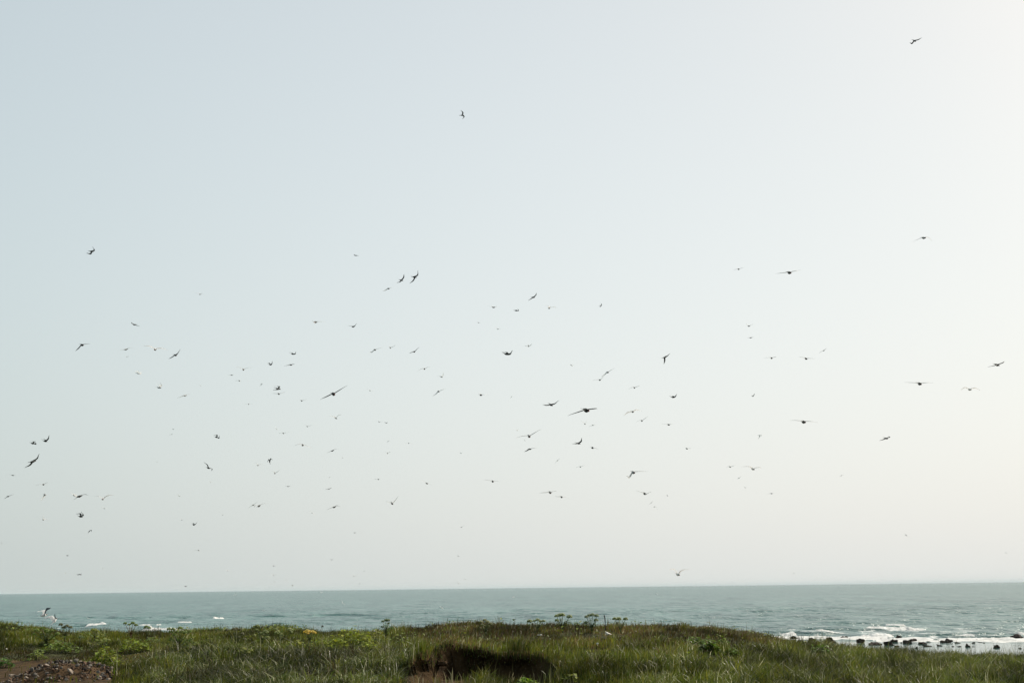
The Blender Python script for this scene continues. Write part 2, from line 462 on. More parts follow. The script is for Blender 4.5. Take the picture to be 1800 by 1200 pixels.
def swash(x0, x1, yn, yf, seed):
    """a sheet of spent foam sliding over the shallows"""
    n = int((x1 - x0) * 2.0)
    xs = np.linspace(x0, x1, n)
    A = np.array([at_sea(x, yn) for x in xs]); B = np.array([at_sea(x, yf) for x in xs])
    rows = []
    for q in np.linspace(-0.35, 1.3, 26):
        P = A + (B - A) * q
        edge = (fbm(A[:, 0] / 2.6, A[:, 0] * 0, seed) - 0.5) * 0.9
        prof = sst(-0.3, 0.25, q + edge * 0.6) * (1 - sst(0.75, 1.25, q + edge * 0.5))
        nz = np.clip((fbm(P[:, 0] / 1.1, P[:, 1] / 1.8, seed + 8, 3) - 0.5) * 2.2 + 0.5, 0, 1)
        P[:, 2] = sea_z(P[:, 0], P[:, 1]) + 0.16 * (prof * (0.45 + 0.85 * nz) - 0.44)
        rows.append(P)
    me = grid_mesh('swash_foam', np.stack(rows, 0))
    smooth(me)
    return me
tag(put('swash_foam', swash(1350, 1560, 1124.5, 1118.5, 401), M_FOAM), 'sheet of white foam sliding over the shallows among boulders', 'foam', kind='stuff')
tag(put('swash_foam', swash(1540, 1830, 1128.0, 1122.0, 431), M_FOAM), 'sheet of white foam sliding over the shallows at right', 'foam', kind='stuff')

# ================================================================== PLANTS
def tube(bm, pts, r0, r1, seg=6):
    rings = []
    n = len(pts)
    for i, p in enumerate(pts):
        p = Vector(p)
        d = (Vector(pts[min(i + 1, n - 1)]) - Vector(pts[max(i - 1, 0)])).normalized()
        a = d.orthogonal().normalized(); c = d.cross(a)
        r = r0 + (r1 - r0) * i / (n - 1)
        rings.append([bm.verts.new(p + (a * math.cos(k * 2 * math.pi / seg) + c * math.sin(k * 2 * math.pi / seg)) * r) for k in range(seg)])
    for A, B_ in zip(rings, rings[1:]):
        for k in range(seg):
            bm.faces.new((A[k], A[(k + 1) % seg], B_[(k + 1) % seg], B_[k]))
    bm.faces.new(rings[0][::-1]); bm.faces.new(rings[-1])
def bm_mesh(name, bm, sm=False):
    me = bpy.data.meshes.new(name)
    bm.to_mesh(me); bm.free()
    if sm: smooth(me)
    return me
OCT = np.array([[1, 0, 0], [-1, 0, 0], [0, 1, 0], [0, -1, 0], [0, 0, 1], [0, 0, -1]], float)
OCF = [(0, 2, 4), (2, 1, 4), (1, 3, 4), (3, 0, 4), (2, 0, 5), (1, 2, 5), (3, 1, 5), (0, 3, 5)]
def beads(C, r, cols, name='umbel'):
    V = []; Fc = []; T = []
    for c, rr, cc in zip(C, r, cols):
        b0 = len(V)
        for v in OCT: V.append(c + v * rr * rng.uniform(0.8, 1.2)); T.append(cc)
        Fc += [tuple(b0 + i for i in f) for f in OCF]
    me = mesh_np(name, V, Fc)
    colattr(me, 'tint', np.array(T))
    return me
def umbel_mesh(r, base_col, seed):
    g = np.random.default_rng(seed)
    C = []; n = 34
    for k in range(n):
        zt = 1 - 1.25 * (k + 0.5) / n; th = k * 2.39996
        s = math.sqrt(max(0, 1 - zt * zt))
        C.append(np.array([s * math.cos(th), s * math.sin(th), zt * 0.85]) * r * g.uniform(0.82, 1.05))
    cols = np.array(base_col)[None, :] * g.uniform(0.6, 1.35, (n, 1)) * g.uniform(0.92, 1.08, (n, 3))
    return beads(C, np.full(n, r * 0.25), cols)
def leaflets(C, size, cols, name='foliage', flat=0.5):
    """folded ovate leaves: six vertices, four triangles each"""
    n = len(C)
    V = np.zeros((n, 6, 3)); Fc = []
    for i in range(n):
        a = rng.random() * 6.283; el = rng.uniform(-0.5, 0.75)
        d = np.array([math.cos(a) * math.cos(el), math.sin(a) * math.cos(el), math.sin(el)])
        s = np.cross(d, [0, 0, 1]); s /= np.linalg.norm(s) + 1e-9
        nn = np.cross(s, d)
        L_ = size[i]; Wd = L_ * 0.42
        V[i, 0] = C[i] - d * L_ * 0.5
        V[i, 1] = C[i] - d * L_ * 0.05 + s * Wd + nn * L_ * 0.10
        V[i, 2] = C[i] - d * L_ * 0.05 - s * Wd + nn * L_ * 0.10
        V[i, 3] = C[i] - d * L_ * 0.05
        V[i, 4] = C[i] + d * L_ * 0.55 - nn * L_ * 0.18
        V[i, 5] = C[i] + d * L_ * 0.25
        k = i * 6
        Fc += [(k, k + 1, k + 3), (k, k + 3, k + 2), (k + 3, k + 1, k + 4), (k + 3, k + 4, k + 2)]
    me = mesh_np(name, V.reshape(-1, 3), Fc)
    colattr(me, 'tint', np.repeat(cols, 6, 0))
    return me
FEET = []; FR = [0.3]
def place(x, y, dy=10.0):
    y = y + dy
    g = _place(x, y)
    FEET.append((g[0], g[1], FR[0]))
    return g
def _place(x, y):
    """foot of a plant seen at pixel x, y: on the slope, or on the crest if the pixel is above it"""
    D0, _ = crest(np.array([float(x)]))
    d = ray(x, y); d = d / d[1]
    Ys = np.arange(22, float(D0[0]) + 0.5, 0.05)
    P = EYE + d[None, :] * Ys[:, None]
    yy, z, *_ = terrain(P[:, 0], P[:, 1])
    hit = np.where(P[:, 2] <= z)[0]
    Yp = Ys[hit[0]] if len(hit) and hit[0] > 0 else float(D0[0]) - 0.15
    g = ground_at(x, Yp)
    return g
G_ANG = (0.15, 0.22, 0.022); G_YEL = (0.25, 0.28, 0.035); G_FLW = (0.60, 0.46, 0.04); G_DRK = (0.10, 0.17, 0.025)
HB = 1.45
def herb(label, foot, heads, leaves, name='angelica_plant', headcol=G_ANG, leafcol=(0.07, 0.11, 0.022), stemmat=None, bush=0, bushw=0, group='umbel headed herbs on the dune'):
    xs_ = [q[0] for q in heads + leaves]
    FR[0] = max(0.2, 0.010 * (max(xs_) - min(xs_)) + 0.06)
    f = place(*foot)
    FR[0] = 0.3
    root = tag(put(name, None, loc=f), label, 'plant', group)
    k = mpp(f)
    Y = f[1]
    bm = bmesh.new()
    fork = np.array([0, 0, 0.0])
    tops = [at(x, y, Y + rng.uniform(-0.12, 0.12)) - f for x, y, r in heads]
    if tops:
        zmax = max(t_[2] for t_ in tops)
        fork = np.array([np.mean([t_[0] for t_ in tops]) * 0.5, 0, zmax * 0.38])
        tube(bm, [(0, 0, -0.05), tuple(fork * 0.5 + np.array([rng.normal(0, 0.01), 0, 0])), tuple(fork)], 0.016, 0.012)
    for t_ in tops:
        mid = fork + (t_ - fork) * 0.5 + np.array([0, 0, -0.02])
        tube(bm, [tuple(fork * 0.8), tuple(mid), tuple(t_)], 0.010, 0.006)
    for x, y, r in leaves:
        t_ = at(x, y, Y + rng.uniform(-0.1, 0.1)) - f
        tube(bm, [tuple(fork * 0.3), tuple(t_ * 0.6 + np.array([0, 0, 0.02])), tuple(t_)], 0.007, 0.004, 5)
    if len(bm.verts):
        put('stem', bm_mesh('stem', bm, True), stemmat or M_STEM, root)
    else:
        bm.free()
    for (x, y, r), t_ in zip(heads, tops):
        u_ = put('umbel', umbel_mesh(r * k * 1.3, [c_ * (1.1 if headcol in (G_ANG, G_DRK) else 1.25) for c_ in headcol], int(x * 7 + y)), M_LEAF, root, tuple(t_))
    for x, y, r in leaves:
        t_ = at(x, y, Y + rng.uniform(-0.1, 0.1)) - f
        n = 22
        C = rng.normal(0, 1, (n, 3)) * np.array([0.7, 0.6, 0.5]) * r * k
        cols = HB * np.array(leafcol)[None, :] * rng.uniform(0.55, 1.5, (n, 1))
        put('leaf', leaflets(C, rng.uniform(0.6, 1.1, n) * r * k * 0.9, cols, 'leaf'), M_LEAF, root, tuple(t_))['kind'] = 'stuff'
    if bush:
        n = bush
        C = rng.normal(0, 1, (n, 3)); C /= np.linalg.norm(C, axis=1)[:, None]
        C *= rng.uniform(0.35, 1.0, (n, 1)) * np.array([bushw * k * 0.5, bushw * k * 0.4, 0.15])
        C[:, 2] = np.abs(C[:, 2]) * 1.3
        cols = HB * np.array(leafcol)[None, :] * rng.uniform(0.45, 1.5, (n, 1))
        put('foliage', leaflets(C, rng.uniform(0.05, 0.09, n), cols), M_LEAF, root)['kind'] = 'stuff'
    return root
herb('small angelica with five low heads, leftmost plant on the middle crest', (945, 1101), [(931, 1092, 3.4), (939, 1091, 2.1), (945, 1089.5, 2.9), (950, 1092, 2.3), (955.5, 1091.5, 2.6)], [(933, 1097, 2.5), (948, 1097, 3), (953, 1097, 2.5)])
herb('tall angelica with dense heads and one head leaning right, on the crest', (989, 1102), [(978.6, 1082.7, 3.1), (983.5, 1081, 3.2), (988.5, 1081, 3.6), (1001, 1084, 3.6), (979, 1090.5, 2.8)], [(986, 1090, 4), (992, 1092, 4), (997, 1095, 4), (984, 1097, 3.5), (990, 1097, 4)], leafcol=(0.10, 0.12, 0.03))
herb('tall dark green angelica just left of the forked stake', (1040, 1103), [(1031, 1084, 2.7), (1036, 1081.5, 2.8), (1041.5, 1081, 3.2), (1049, 1082, 2.8), (1048, 1090, 3.0), (1030, 1094, 2.6)], [(1033, 1096, 3.6), (1036, 1091, 3), (1044, 1096, 3.6), (1048, 1098, 3.2), (1039, 1099, 3.6)], headcol=G_DRK, leafcol=(0.05, 0.09, 0.025))
herb('angelica with three round heads just right of the forked stake', (1091, 1103), [(1080.5, 1087.5, 3.0), (1087.5, 1088, 3.6), (1099.5, 1088, 3.2)], [(1084, 1093, 2.6), (1097, 1095, 3), (1090, 1098, 3)])
herb('angelica with a red stem standing against the white surf at left', (230, 1114), [(220, 1095.5, 2.4), (233.5, 1095.5, 2.9), (239, 1098.5, 2.4), (227, 1097.5, 2)], [(224, 1110, 3), (231, 1103, 2.2), (234, 1108, 3)], stemmat=M_STEMRED)
herb('thin upright angelica right of the red stemmed one', (260, 1116), [(257, 1101, 2.3), (262, 1103.5, 2.4), (254.5, 1103.5, 1.8)], [(260, 1109, 2.6), (263, 1112, 2.6)])
herb('broad bushy angelica with many heads and a dark centre, before the surf', (317, 1133), [(297, 1105.5, 2.8), (304, 1106, 3), (317, 1104, 3.1), (326, 1112, 3.3), (333.5, 1110, 3), (301, 1111, 3), (312, 1110.5, 3), (319.5, 1110.5, 2.8), (307, 1116, 2.8)], [(300, 1122, 5), (308, 1125, 5), (318, 1120, 5), (330, 1124, 5), (336, 1128, 4), (324, 1127, 5), (298, 1130, 4)], leafcol=(0.055, 0.095, 0.018), bush=160, bushw=34)
herb('bushy dark centred angelica under the two low flying white birds', (82, 1126), [(74, 1104, 2.9), (82, 1108, 3.4), (91.5, 1108, 2.4), (85, 1111, 3.2), (64.5, 1108, 3.4), (101, 1114, 3.2), (60, 1114, 2), (92, 1122, 3)], [(76, 1114, 4), (86, 1117, 5), (94, 1117, 4), (80, 1120, 5), (72, 1119, 4)], leafcol=(0.045, 0.07, 0.016), bush=120, bushw=26)
herb('angelica with four brownish heads right of the two white birds', (114, 1117), [(107, 1098, 2.8), (112, 1103, 2.8), (117.5, 1100.5, 3), (124, 1102.5, 2.6)], [(112, 1108, 3), (119, 1109, 3)], headcol=(0.11, 0.12, 0.035))
herb('single small round headed herb left of the leafy mound', (141, 1127), [(142, 1120, 3.2)], [(139, 1124, 2.4)], headcol=(0.12, 0.17, 0.04))
herb('herb with two yellow green heads at the grass edge below the small wave', (166, 1117), [(163, 1107, 2.6), (167, 1107.5, 3), (172, 1109, 2.2)], [(168, 1113, 2.4)], headcol=G_YEL)
herb('pair of pale yellow heads in the grass above the leafy mound', (180, 1136), [(170, 1125, 2.2), (177, 1126, 2.4), (184, 1124, 2.6), (191, 1125, 2.4)], [(186, 1130, 3), (175, 1131, 3)], headcol=(0.24, 0.28, 0.06))
herb('dark branching herb with a flat olive top left of centre grass', (414, 1131), [(399, 1107.5, 2.6), (411, 1106, 2.8), (416, 1105, 2.8), (422, 1106.5, 2.6), (426, 1114, 2.6), (420, 1120, 2.4), (430, 1124, 2.6)], [(405, 1121, 3.4), (412, 1112, 2.8), (416, 1118, 2.8)], headcol=(0.085, 0.09, 0.02), leafcol=(0.03, 0.04, 0.012))
herb('herb with separated yellow green heads left of the yellow flower', (461, 1124), [(452.5, 1101, 3.4), (451, 1107, 2), (467, 1111, 3.8), (460, 1114, 3), (470, 1122, 3.6), (463, 1122, 2.4)], [(456, 1116, 3), (465, 1118, 3.4), (457, 1121, 3)], headcol=(0.15, 0.19, 0.03))
herb('herb with one big pale green head left of the yellow flower', (490, 1122), [(485, 1105.5, 2.4), (488, 1113, 4.6), (494, 1116, 3), (509, 1107, 3.4), (512, 1111, 2.4)], [(495, 1110, 3), (492, 1119, 3)], headcol=(0.19, 0.23, 0.05))
herb('herb topped by a wide bright yellow flower head', (544, 1122), [(536, 1110.5, 2.4), (540, 1109, 2.8), (544.5, 1110, 2.8), (549, 1110.5, 2.8), (553, 1112, 2.3), (541, 1113, 2.2)], [(542, 1117, 3), (549, 1118, 3)], headcol=G_FLW, leafcol=(0.12, 0.15, 0.02))
herb('cluster of yellow green heads in the tall grass at left', (430, 1150), [(419, 1145, 2.6), (424, 1144, 2.6), (429, 1141, 2.8), (440, 1144, 4.2), (436, 1147, 3), (427, 1147, 2.2)], [(433, 1148, 2.6)], headcol=G_YEL)
herb('lone bright green sprout with knobbly top against the sea', (678, 1114), [(673, 1092, 2.2), (679, 1090.5, 3), (682.5, 1090, 2.6), (672, 1101.5, 2.0), (683, 1095.5, 1.8)], [(677, 1097, 3), (679.5, 1101, 3), (684, 1104, 3), (690, 1102.5, 3.4), (681, 1107, 3)], headcol=(0.06, 0.13, 0.02), leafcol=(0.06, 0.14, 0.02))
herb('yellowish herb rising on the hump of the dune', (853, 1110), [(846, 1093.5, 2.8), (852, 1090, 2.6), (857, 1093, 2.8), (862.5, 1096, 2.4), (848, 1099, 2.8), (857, 1100, 2.4)], [(850, 1104, 3), (860, 1098, 2.4)], headcol=(0.15, 0.17, 0.035))
herb('short bright green seedling spike left of the hollow', (707.5, 1130), [(706.5, 1121.5, 1.3), (706.8, 1124.5, 1.5)], [(708, 1128.5, 2.6)], headcol=(0.16, 0.22, 0.04), leafcol=(0.1, 0.17, 0.03))

def mound(label, x, y, wpx, hpx, n, leafcol, size=(0.07, 0.12), name='leafy_herb', group='low leafy herbs in the grass'):
    FR[0] = 0.0095 * wpx
    f = place(x, y)
    FR[0] = 0.3
    k = mpp(f)
    hpx = hpx + 8; wpx = wpx * 1.2; n = int(n * 0.85)
    root = tag(put(name, None, loc=f), label, 'plant', group)
    bm = bmesh.new()
    for j in range(7):
        a = rng.uniform(-1, 1); tube(bm, [(a * wpx * k * 0.12, 0, -0.04), (a * wpx * k * 0.3, rng.normal(0, 0.04), hpx * k * 0.4), (a * wpx * k * 0.42, rng.normal(0, 0.08), hpx * k * rng.uniform(0.5, 0.85))], 0.008, 0.004, 5)
    put('stem', bm_mesh('stem', bm), M_STEM, root)
    a = rng.uniform(-1, 1, n); bb = rng.uniform(-1, 1, n)
    prof = np.sqrt(np.clip(1 - a * a, 0, 1)) * (0.65 + 0.6 * vn(a * 3 + x, bb * 2, int(x)))
    zz = prof * hpx * k * (1 - 0.75 * rng.random(n) ** 1.6) * (0.7 + 0.6 * rng.random(n))
    C = np.stack([a * wpx * k * 0.5, bb * min(0.45, wpx * k * 0.35), zz], -1)
    cols = HB * np.array(leafcol)[None, :] * rng.uniform(0.5, 1.5, (n, 1)) * rng.uniform(0.9, 1.1, (n, 3))
    put('foliage', leaflets(C, rng.uniform(*size, n), cols), M_LEAF, root)['kind'] = 'stuff'
    return root
LG = (0.125, 0.155, 0.016); YG = (0.155, 0.185, 0.018); DG = (0.055, 0.11, 0.022); RG = (0.075, 0.12, 0.014)
mound('bright green leafy mound beside the stone heap', 186, 1168, 52, 22, 420, LG)
mound('low green leafy clump at the left picture edge above bare soil', 8, 1163, 30, 6, 120, DG)
mound('spread of yellow green leaves below the dark centred angelica', 105, 1138, 60, 9, 200, (0.09, 0.13, 0.022))
mound('small yellow green leafy clump below the red stemmed angelica', 240, 1136, 46, 12, 240, LG)
mound('small pale leafy herb on the brown slope above the stone heap', 68, 1150, 26, 9, 90, (0.12, 0.15, 0.03))
mound('small leafy tuft at the foot of the tall grass left', 282, 1160, 24, 9, 90, DG)
mound('yellow green leafy patch left of the wide yellow patch', 524, 1143, 34, 13, 170, YG)
mound('yellow green leafy tuft under the yellow flower head', 561, 1136, 34, 12, 150, YG)
mound('wide yellow green leafy patch, its left lobe', 590, 1141, 44, 18, 300, YG)
mound('wide yellow green leafy patch, its middle lobe', 622, 1132, 56, 24, 420, YG)
mound('wide yellow green leafy patch, its right lobe', 645, 1146, 36, 20, 220, YG)
mound('small leafy clump climbing toward the lone sprout', 660, 1122, 40, 12, 160, (0.12, 0.13, 0.022))
mound('drooping leafy herb highest on the right hand brown slope', 1222, 1124, 30, 6, 110, RG, (0.07, 0.12))
mound('large drooping leafy herb in the middle of the right slope', 1244, 1136, 32, 12, 150, RG, (0.08, 0.13))
mound('bright leafy herb beside the drooping one, facing the boulders', 1268, 1129, 20, 9, 100, (0.10, 0.145, 0.016), (0.07, 0.12))
mound('small spreading leafy herb lowest on the right slope', 1284, 1143, 24, 5, 80, RG)
mound('small leafy tuft in the green grass below the drooping herb', 1208, 1155, 14, 8, 60, LG)
mound('dark green leafy herb in the grass below the leftmost boulders', 1437, 1146, 36, 13, 180, (0.07, 0.12, 0.014), (0.06, 0.11))
mound('bright green leaves at the bottom edge under the hollow', 926, 1203, 44, 9, 200, (0.13, 0.20, 0.018))
mound('small green leaves right of the dark hollow', 1000, 1192, 22, 9, 80, LG)

# low leaves woven through the grass of the left half, too many and too small to tell apart
NG = 40000
qy = np.sqrt(rng.random(NG) * (43.0 ** 2 - 26.0 ** 2) + 26.0 ** 2); qx = (rng.random(NG) * 2 - 1) * 0.385 * qy
yy_, qz, qu, qd, qm, qw = terrain(qx, qy); _, qv = px(qx, yy_, qz)
qs = soil_mask(qx, qy, qu, qm, qw)
dn = sst(0.52, 0.72, fbm(qx / 1.3, qy / 1.6, 120, 3)) * (1 - 0.9 * sst(660, 760, qu)) * (1 - sst(1140, 1165, qv)) * (qy < qd) + 0.12 * sst(0.6, 0.75, fbm(qx / 0.9, qy / 1.2, 130, 3)) * (qu > 1000)
kp = (rng.random(NG) < dn) & (qs < 0.3)
C = np.stack([qx, yy_, qz + rng.uniform(0.08, 0.24, NG)], -1)[kp]
n = len(C)
cols = np.where(rng.random(n)[:, None] < 0.5, np.array([0.17, 0.20, 0.022]), np.array([0.10, 0.155, 0.022])) * rng.uniform(0.6, 1.5, (n, 1))
tag(put('ground_cover', leaflets(C, rng.uniform(0.05, 0.10, n), cols, 'ground_cover'), M_LEAF), 'small yellow green leaves woven through the grass', 'ground cover', kind='stuff')

# ================================================================== STAKE AND PALE STONES
f = place(1063.5, 1099)
root = tag(put('forked_stake', None, loc=f), 'thin dark forked stake standing on the dune crest', 'stake')
bm = bmesh.new()
T1 = at(1062.5, 1080, f[1]) - f; T0 = at(1063.8, 1088, f[1]) - f; TF = at(1063.2, 1084.2, f[1]) - f; TL = at(1059.8, 1080.8, f[1]) - f
tube(bm, [(0, 0, -0.15), tuple(T0), tuple(TF), tuple(T1)], 0.012, 0.008)
put('shaft', bm_mesh('shaft', bm, True), M_STAKE, root)
bm = bmesh.new(); tube(bm, [tuple(TF), tuple((TF + TL) / 2 + np.array([0, 0, 0.006])), tuple(TL)], 0.010, 0.006)
put('prong', bm_mesh('prong', bm, True), M_STAKE, root)
from mathutils import noise as mnoise
def rock_mesh(name, seed, sub=2, rough=0.35, lump=0.0):
    g = np.random.default_rng(seed)
    bm = bmesh.new()
    bmesh.ops.create_icosphere(bm, subdivisions=sub, radius=1.0)
    pl = [(Vector(g.normal(0, 1, 3)).normalized(), g.uniform(0.42, 0.88)) for _ in range(9)]
    for v in bm.verts:
        for nrm, d in pl:
            e = v.co.dot(nrm) - d
            if e > 0: v.co -= nrm * e * 0.97
        v.co *= 1 + g.normal(0, rough * 0.12) + lump * mnoise.noise(v.co * 1.6 + Vector((seed * 1.3, seed * 0.7, 0))) + lump * 0.5 * mnoise.noise(v.co * 3.7 + Vector((seed * 0.3, 0, seed)))
    me = bm_mesh(name, bm)
    return me
f = place(1072, 1104.5)
bm = bmesh.new()
P = [(-8, 5.6, 0.4), (-6.5, 5.0, 1.0), (-3, 3.4, 1.0), (2, 1.0, 0.8), (8, -1.2, 0.3)]
k = mpp(f); rings = []
for x, t_, wd_ in P:
    rings.append([bm.verts.new(Vector((x * k, -0.10 * wd_, -0.06))), bm.verts.new(Vector((x * k + 0.01, -0.06 * wd_, t_ * k * 0.75 + 0.02))), bm.verts.new(Vector((x * k, 0.0, t_ * k + 0.03))), bm.verts.new(Vector((x * k, 0.09 * wd_, t_ * k * 0.6))), bm.verts.new(Vector((x * k, 0.10 * wd_, -0.06)))])
for A_, B_ in zip(rings, rings[1:]):
    for q in range(4): bm.faces.new((A_[q], B_[q], B_[q + 1], A_[q + 1]))
    bm.faces.new((A_[4], B_[4], B_[0], A_[0]))
bm.faces.new(rings[0]); bm.faces.new(rings[-1][::-1])
tag(put('bleached_stone', bm_mesh('bleached_stone', bm), M_PALE, loc=(f[0], f[1], f[2] - 0.03)), 'white wedge shaped stone lying at the foot of the forked stake', 'stone')
for (x, y, r), lab in zip([(950.5, 1115, 2.6), (945.5, 1115, 1.5), (1049, 1131, 2.2), (455, 1136, 2.0), (17, 1139, 1.8), (659, 1104, 1.6)],
        ['small white stone in brown grass below the leftmost crest plant', 'tiny pale stone left of the small white stone under the crest plants', 'small white stone in the grass below the forked stake', 'small white stone in the tall grass below the pale green heads', 'tiny white stone in the grass at the left edge', 'tiny white stone on the skyline left of the lone sprout']):
    f = place(x, y); k = mpp(f)
    o = put('pale_stone', rock_mesh('pale_stone', int(x)), M_PALE, loc=(f[0], f[1] - 0.15, f[2] + 0.13))
    o.scale = (r * k, r * k, r * k * 0.8)
    tag(o, lab, 'stone', 'small pale stones in the grass')

# ================================================================== CLODS IN THE HOLLOW
M_CLOD = plain('turf_clod', (0.075, 0.046, 0.024), 0.95, 0.1, 0.5, 9, 0.9)
for (x, y, dY, w_, h_), lab in zip([(773, 1166, 0.0, 0.15, 0.10), (806, 1158, 0.08, 0.10, 0.20)],
        ['brown clod of turf hanging on the left face of the hollow', 'tall brown earth buttress beside the black opening of the hollow']):
    Yw_ = float(np.interp(x, WALLU, WALLD)); p = at(x, y, Yw_ + dY)
    cm = rock_mesh('turf_clod', int(x) + 3, 3, 0.9, lump=0.5); smooth(cm)
    o = put('turf_clod', cm, M_CLOD, loc=tuple(p)); o.scale = (w_, w_ * 0.7, h_); o.rotation_euler = (0, 0, x * 0.3)
    tag(o, lab, 'clod', 'earth clods in the hollow')

# ================================================================== SHORE BOULDERS
BD = [(1398.6, 1122.5, 14, 7), (1428, 1127, 15, 7), (1460, 1130, 18, 10.5), (1486.7, 1122, 18, 4.5), (1513.5, 1130, 13, 7.5), (1538, 1133.5, 22, 7), (1563, 1134, 17, 8.5), (1572, 1128.5, 13, 5.5),
      (1576.6, 1123.2, 5, 5), (1582, 1121.6, 9, 4.8), (1595.5, 1131, 13, 6), (1605, 1127, 17, 6), (1623, 1132.3, 14.5, 3.8), (1630.7, 1136, 16, 3.8), (1577, 1136.5, 12, 3.8), (1611.5, 1139.5, 5.5, 3.2),
      (1658, 1129.5, 8.5, 4), (1666, 1129, 14, 6.5), (1683, 1130.5, 10, 3.8), (1652.4, 1135.2, 8.5, 2.6), (1701.4, 1137, 8.5, 6), (1711, 1130.8, 8, 2.8), (1717.6, 1126, 5.5, 3.4), (1722.5, 1129, 6.5, 1.6),
      (1750.8, 1138.8, 11.5, 5), (1793, 1140.2, 6.5, 2.6), (1794, 1125, 25, 8.5), (1644, 1123.4, 7, 2.6), (1687, 1136.5, 7, 1.6), (1676, 1136.5, 5.5, 1.6), (1712, 1136.8, 6, 1.7), (1438, 1121.3, 4.5, 1.6),
      (1521, 1123, 4, 1.6), (1549, 1123.5, 6, 1.8), (1584, 1129.5, 3.5, 1.5), (1596, 1134, 4, 1.5), (1634, 1128.4, 8, 1.5), (1730, 1130, 5, 1.4), (566.5, 1102.4, 8, 3)]
order = sorted(range(len(BD)), key=lambda i: BD[i][0])
ORD = ['first', 'second', 'third', 'fourth', 'fifth', 'sixth', 'seventh', 'eighth', 'ninth', 'tenth', 'eleventh', 'twelfth', 'thirteenth', 'fourteenth', 'fifteenth', 'sixteenth', 'seventeenth', 'eighteenth', 'nineteenth', 'twentieth']
binfo = {}
for i in order:
    x, y, w_, h_ = BD[i]
    size = 'large' if w_ >= 13 else ('medium' if w_ >= 8 else 'small')
    shp = 'flat' if h_ < 0.38 * w_ else 'rounded'
    where = 'in the surf foam' if y < 1127 and x > 1430 else ('behind the grass edge' if x < 1545 else 'in the calm shallows')
    if x < 1000: where = 'alone in the water left of the lone sprout'
    if x > 1790 and w_ > 20: where = 'cut by the right picture edge'
    binfo.setdefault((size, shp, where), []).append(i)
for key, ids in binfo.items():
    size, shp, where = key
    for q, i in enumerate(ids):
        x, y, w_, h_ = BD[i]
        p = at_sea(x, y, -0.02); k = mpp(p)
        o = put('shore_boulder', rock_mesh('shore_boulder', 900 + i, 3 if w_ > 7 else 2, 0.2, 0.55), M_BOULDER)
        o.location = (p[0], p[1] + w_ * k * 0.2, 0.0)
        o.scale = (w_ * k * 0.64, w_ * k * 0.45, h_ * k * 1.0)
        o.rotation_euler = (0.1 * math.sin(x), 0.22 * math.sin(x * 1.7), 0.35 * math.sin(x * 2.3))
        lab = f'{size} {shp} dark boulder {where}' + ('' if len(ids) == 1 else f', {ORD[q]} such from the left')
        tag(o, lab, 'boulder', 'dark boulders along the shore')

# ================================================================== STONE HEAP
hc = ground_at(118, 28.4)
heap = tag(put('stone_heap', None, loc=hc), 'low heap of mixed brown and grey stones on bare soil', 'stone heap')
SM = [[rock_mesh('stone', 500 + i * 10 + j, 2, 0.5) for i in range(5)] for j in range(4)]
for j in range(4):
    for me in SM[j]: me.materials.append(M_STONES[j])
k = mpp(hc)
def heap_z(dx, dy):
    return 0.29 * max(0, 1 - (dx / 1.05) ** 2) * max(0, 1 - (dy / 0.9) ** 2)
g = np.random.default_rng(5)
bm_core = bmesh.new()
core = np.zeros((15, 19, 3))
for a_ in range(15):
    for b_ in range(19):
        dx = -1.15 + 2.3 * b_ / 18; dy = -1.0 + 2.0 * a_ / 14
        yy_, z_, *_ = terrain(np.array([hc[0] + dx]), np.array([hc[1] + dy]))
        core[a_, b_] = (dx, dy, float(z_[0]) - hc[2] + heap_z(dx, dy) - 0.05 + g.uniform(-0.02, 0.02))
bm_core.free()
M_RUBSOIL = plain('heap_earth', (0.068, 0.042, 0.021), 0.95, 0.1, 0.4, 8, 0.6)
put('earth_core', grid_mesh('earth_core', core), M_RUBSOIL, heap)
for q in range(285):
    if q < 200:
        dx, dy = g.uniform(-1.05, 1.05), g.uniform(-0.95, 0.55)
    else:
        dx, dy = g.uniform(-1.9, 1.4), g.uniform(-1.3, 0.3)
    hz_ = heap_z(dx, dy)
    s = g.choice([0.030, 0.040, 0.05, 0.07], p=[0.4, 0.35, 0.17, 0.08]) * g.uniform(0.8, 1.25)
    if q >= 200: s *= 0.75
    yy_, z_, *_ = terrain(np.array([hc[0] + dx]), np.array([hc[1] + dy]))
    c = g.choice(4, p=[0.28, 0.36, 0.2, 0.16])
    o = put('stone', SM[c][g.integers(5)], None, heap, (dx, dy, float(z_[0]) - hc[2] + hz_ + s * 0.25))
    s *= 0.85
    o.scale = (s * g.uniform(0.8, 1.5), s * g.uniform(0.8, 1.2), s * g.uniform(0.6, 1.0))
    o.rotation_euler = (g.uniform(-0.6, 0.6), g.uniform(-0.6, 0.6), g.uniform(0, 6.28))
for (x, y, sx, sz, c) in [(109, 1170.5, 0.085, 0.05, 0), (129, 1170, 0.10, 0.045, 0), (117.5, 1168.5, 0.03, 0.04, 3), (99, 1177, 0.05, 0.055, 1), (91, 1183, 0.045, 0.045, 3), (87, 1191.5, 0.05, 0.045, 0), (75, 1185.5, 0.04, 0.038, 1), (70, 1182, 0.045, 0.035, 3), (176, 1195, 0.06, 0.03, 3), (92, 1174, 0.05, 0.03, 3)]:
    Y_ = hc[1] - 0.2 + (1180 - y) * 0.03
    p = at(x, y, Y_) - hc
    o = put('stone', SM[c][int(x) % 5], None, heap, tuple(p)); o.scale = (sx * 1.2, sx * 0.8, sz); o.rotation_euler = (0, 0, g.uniform(-0.5, 0.5))
GV = []; GF = []; GT = []
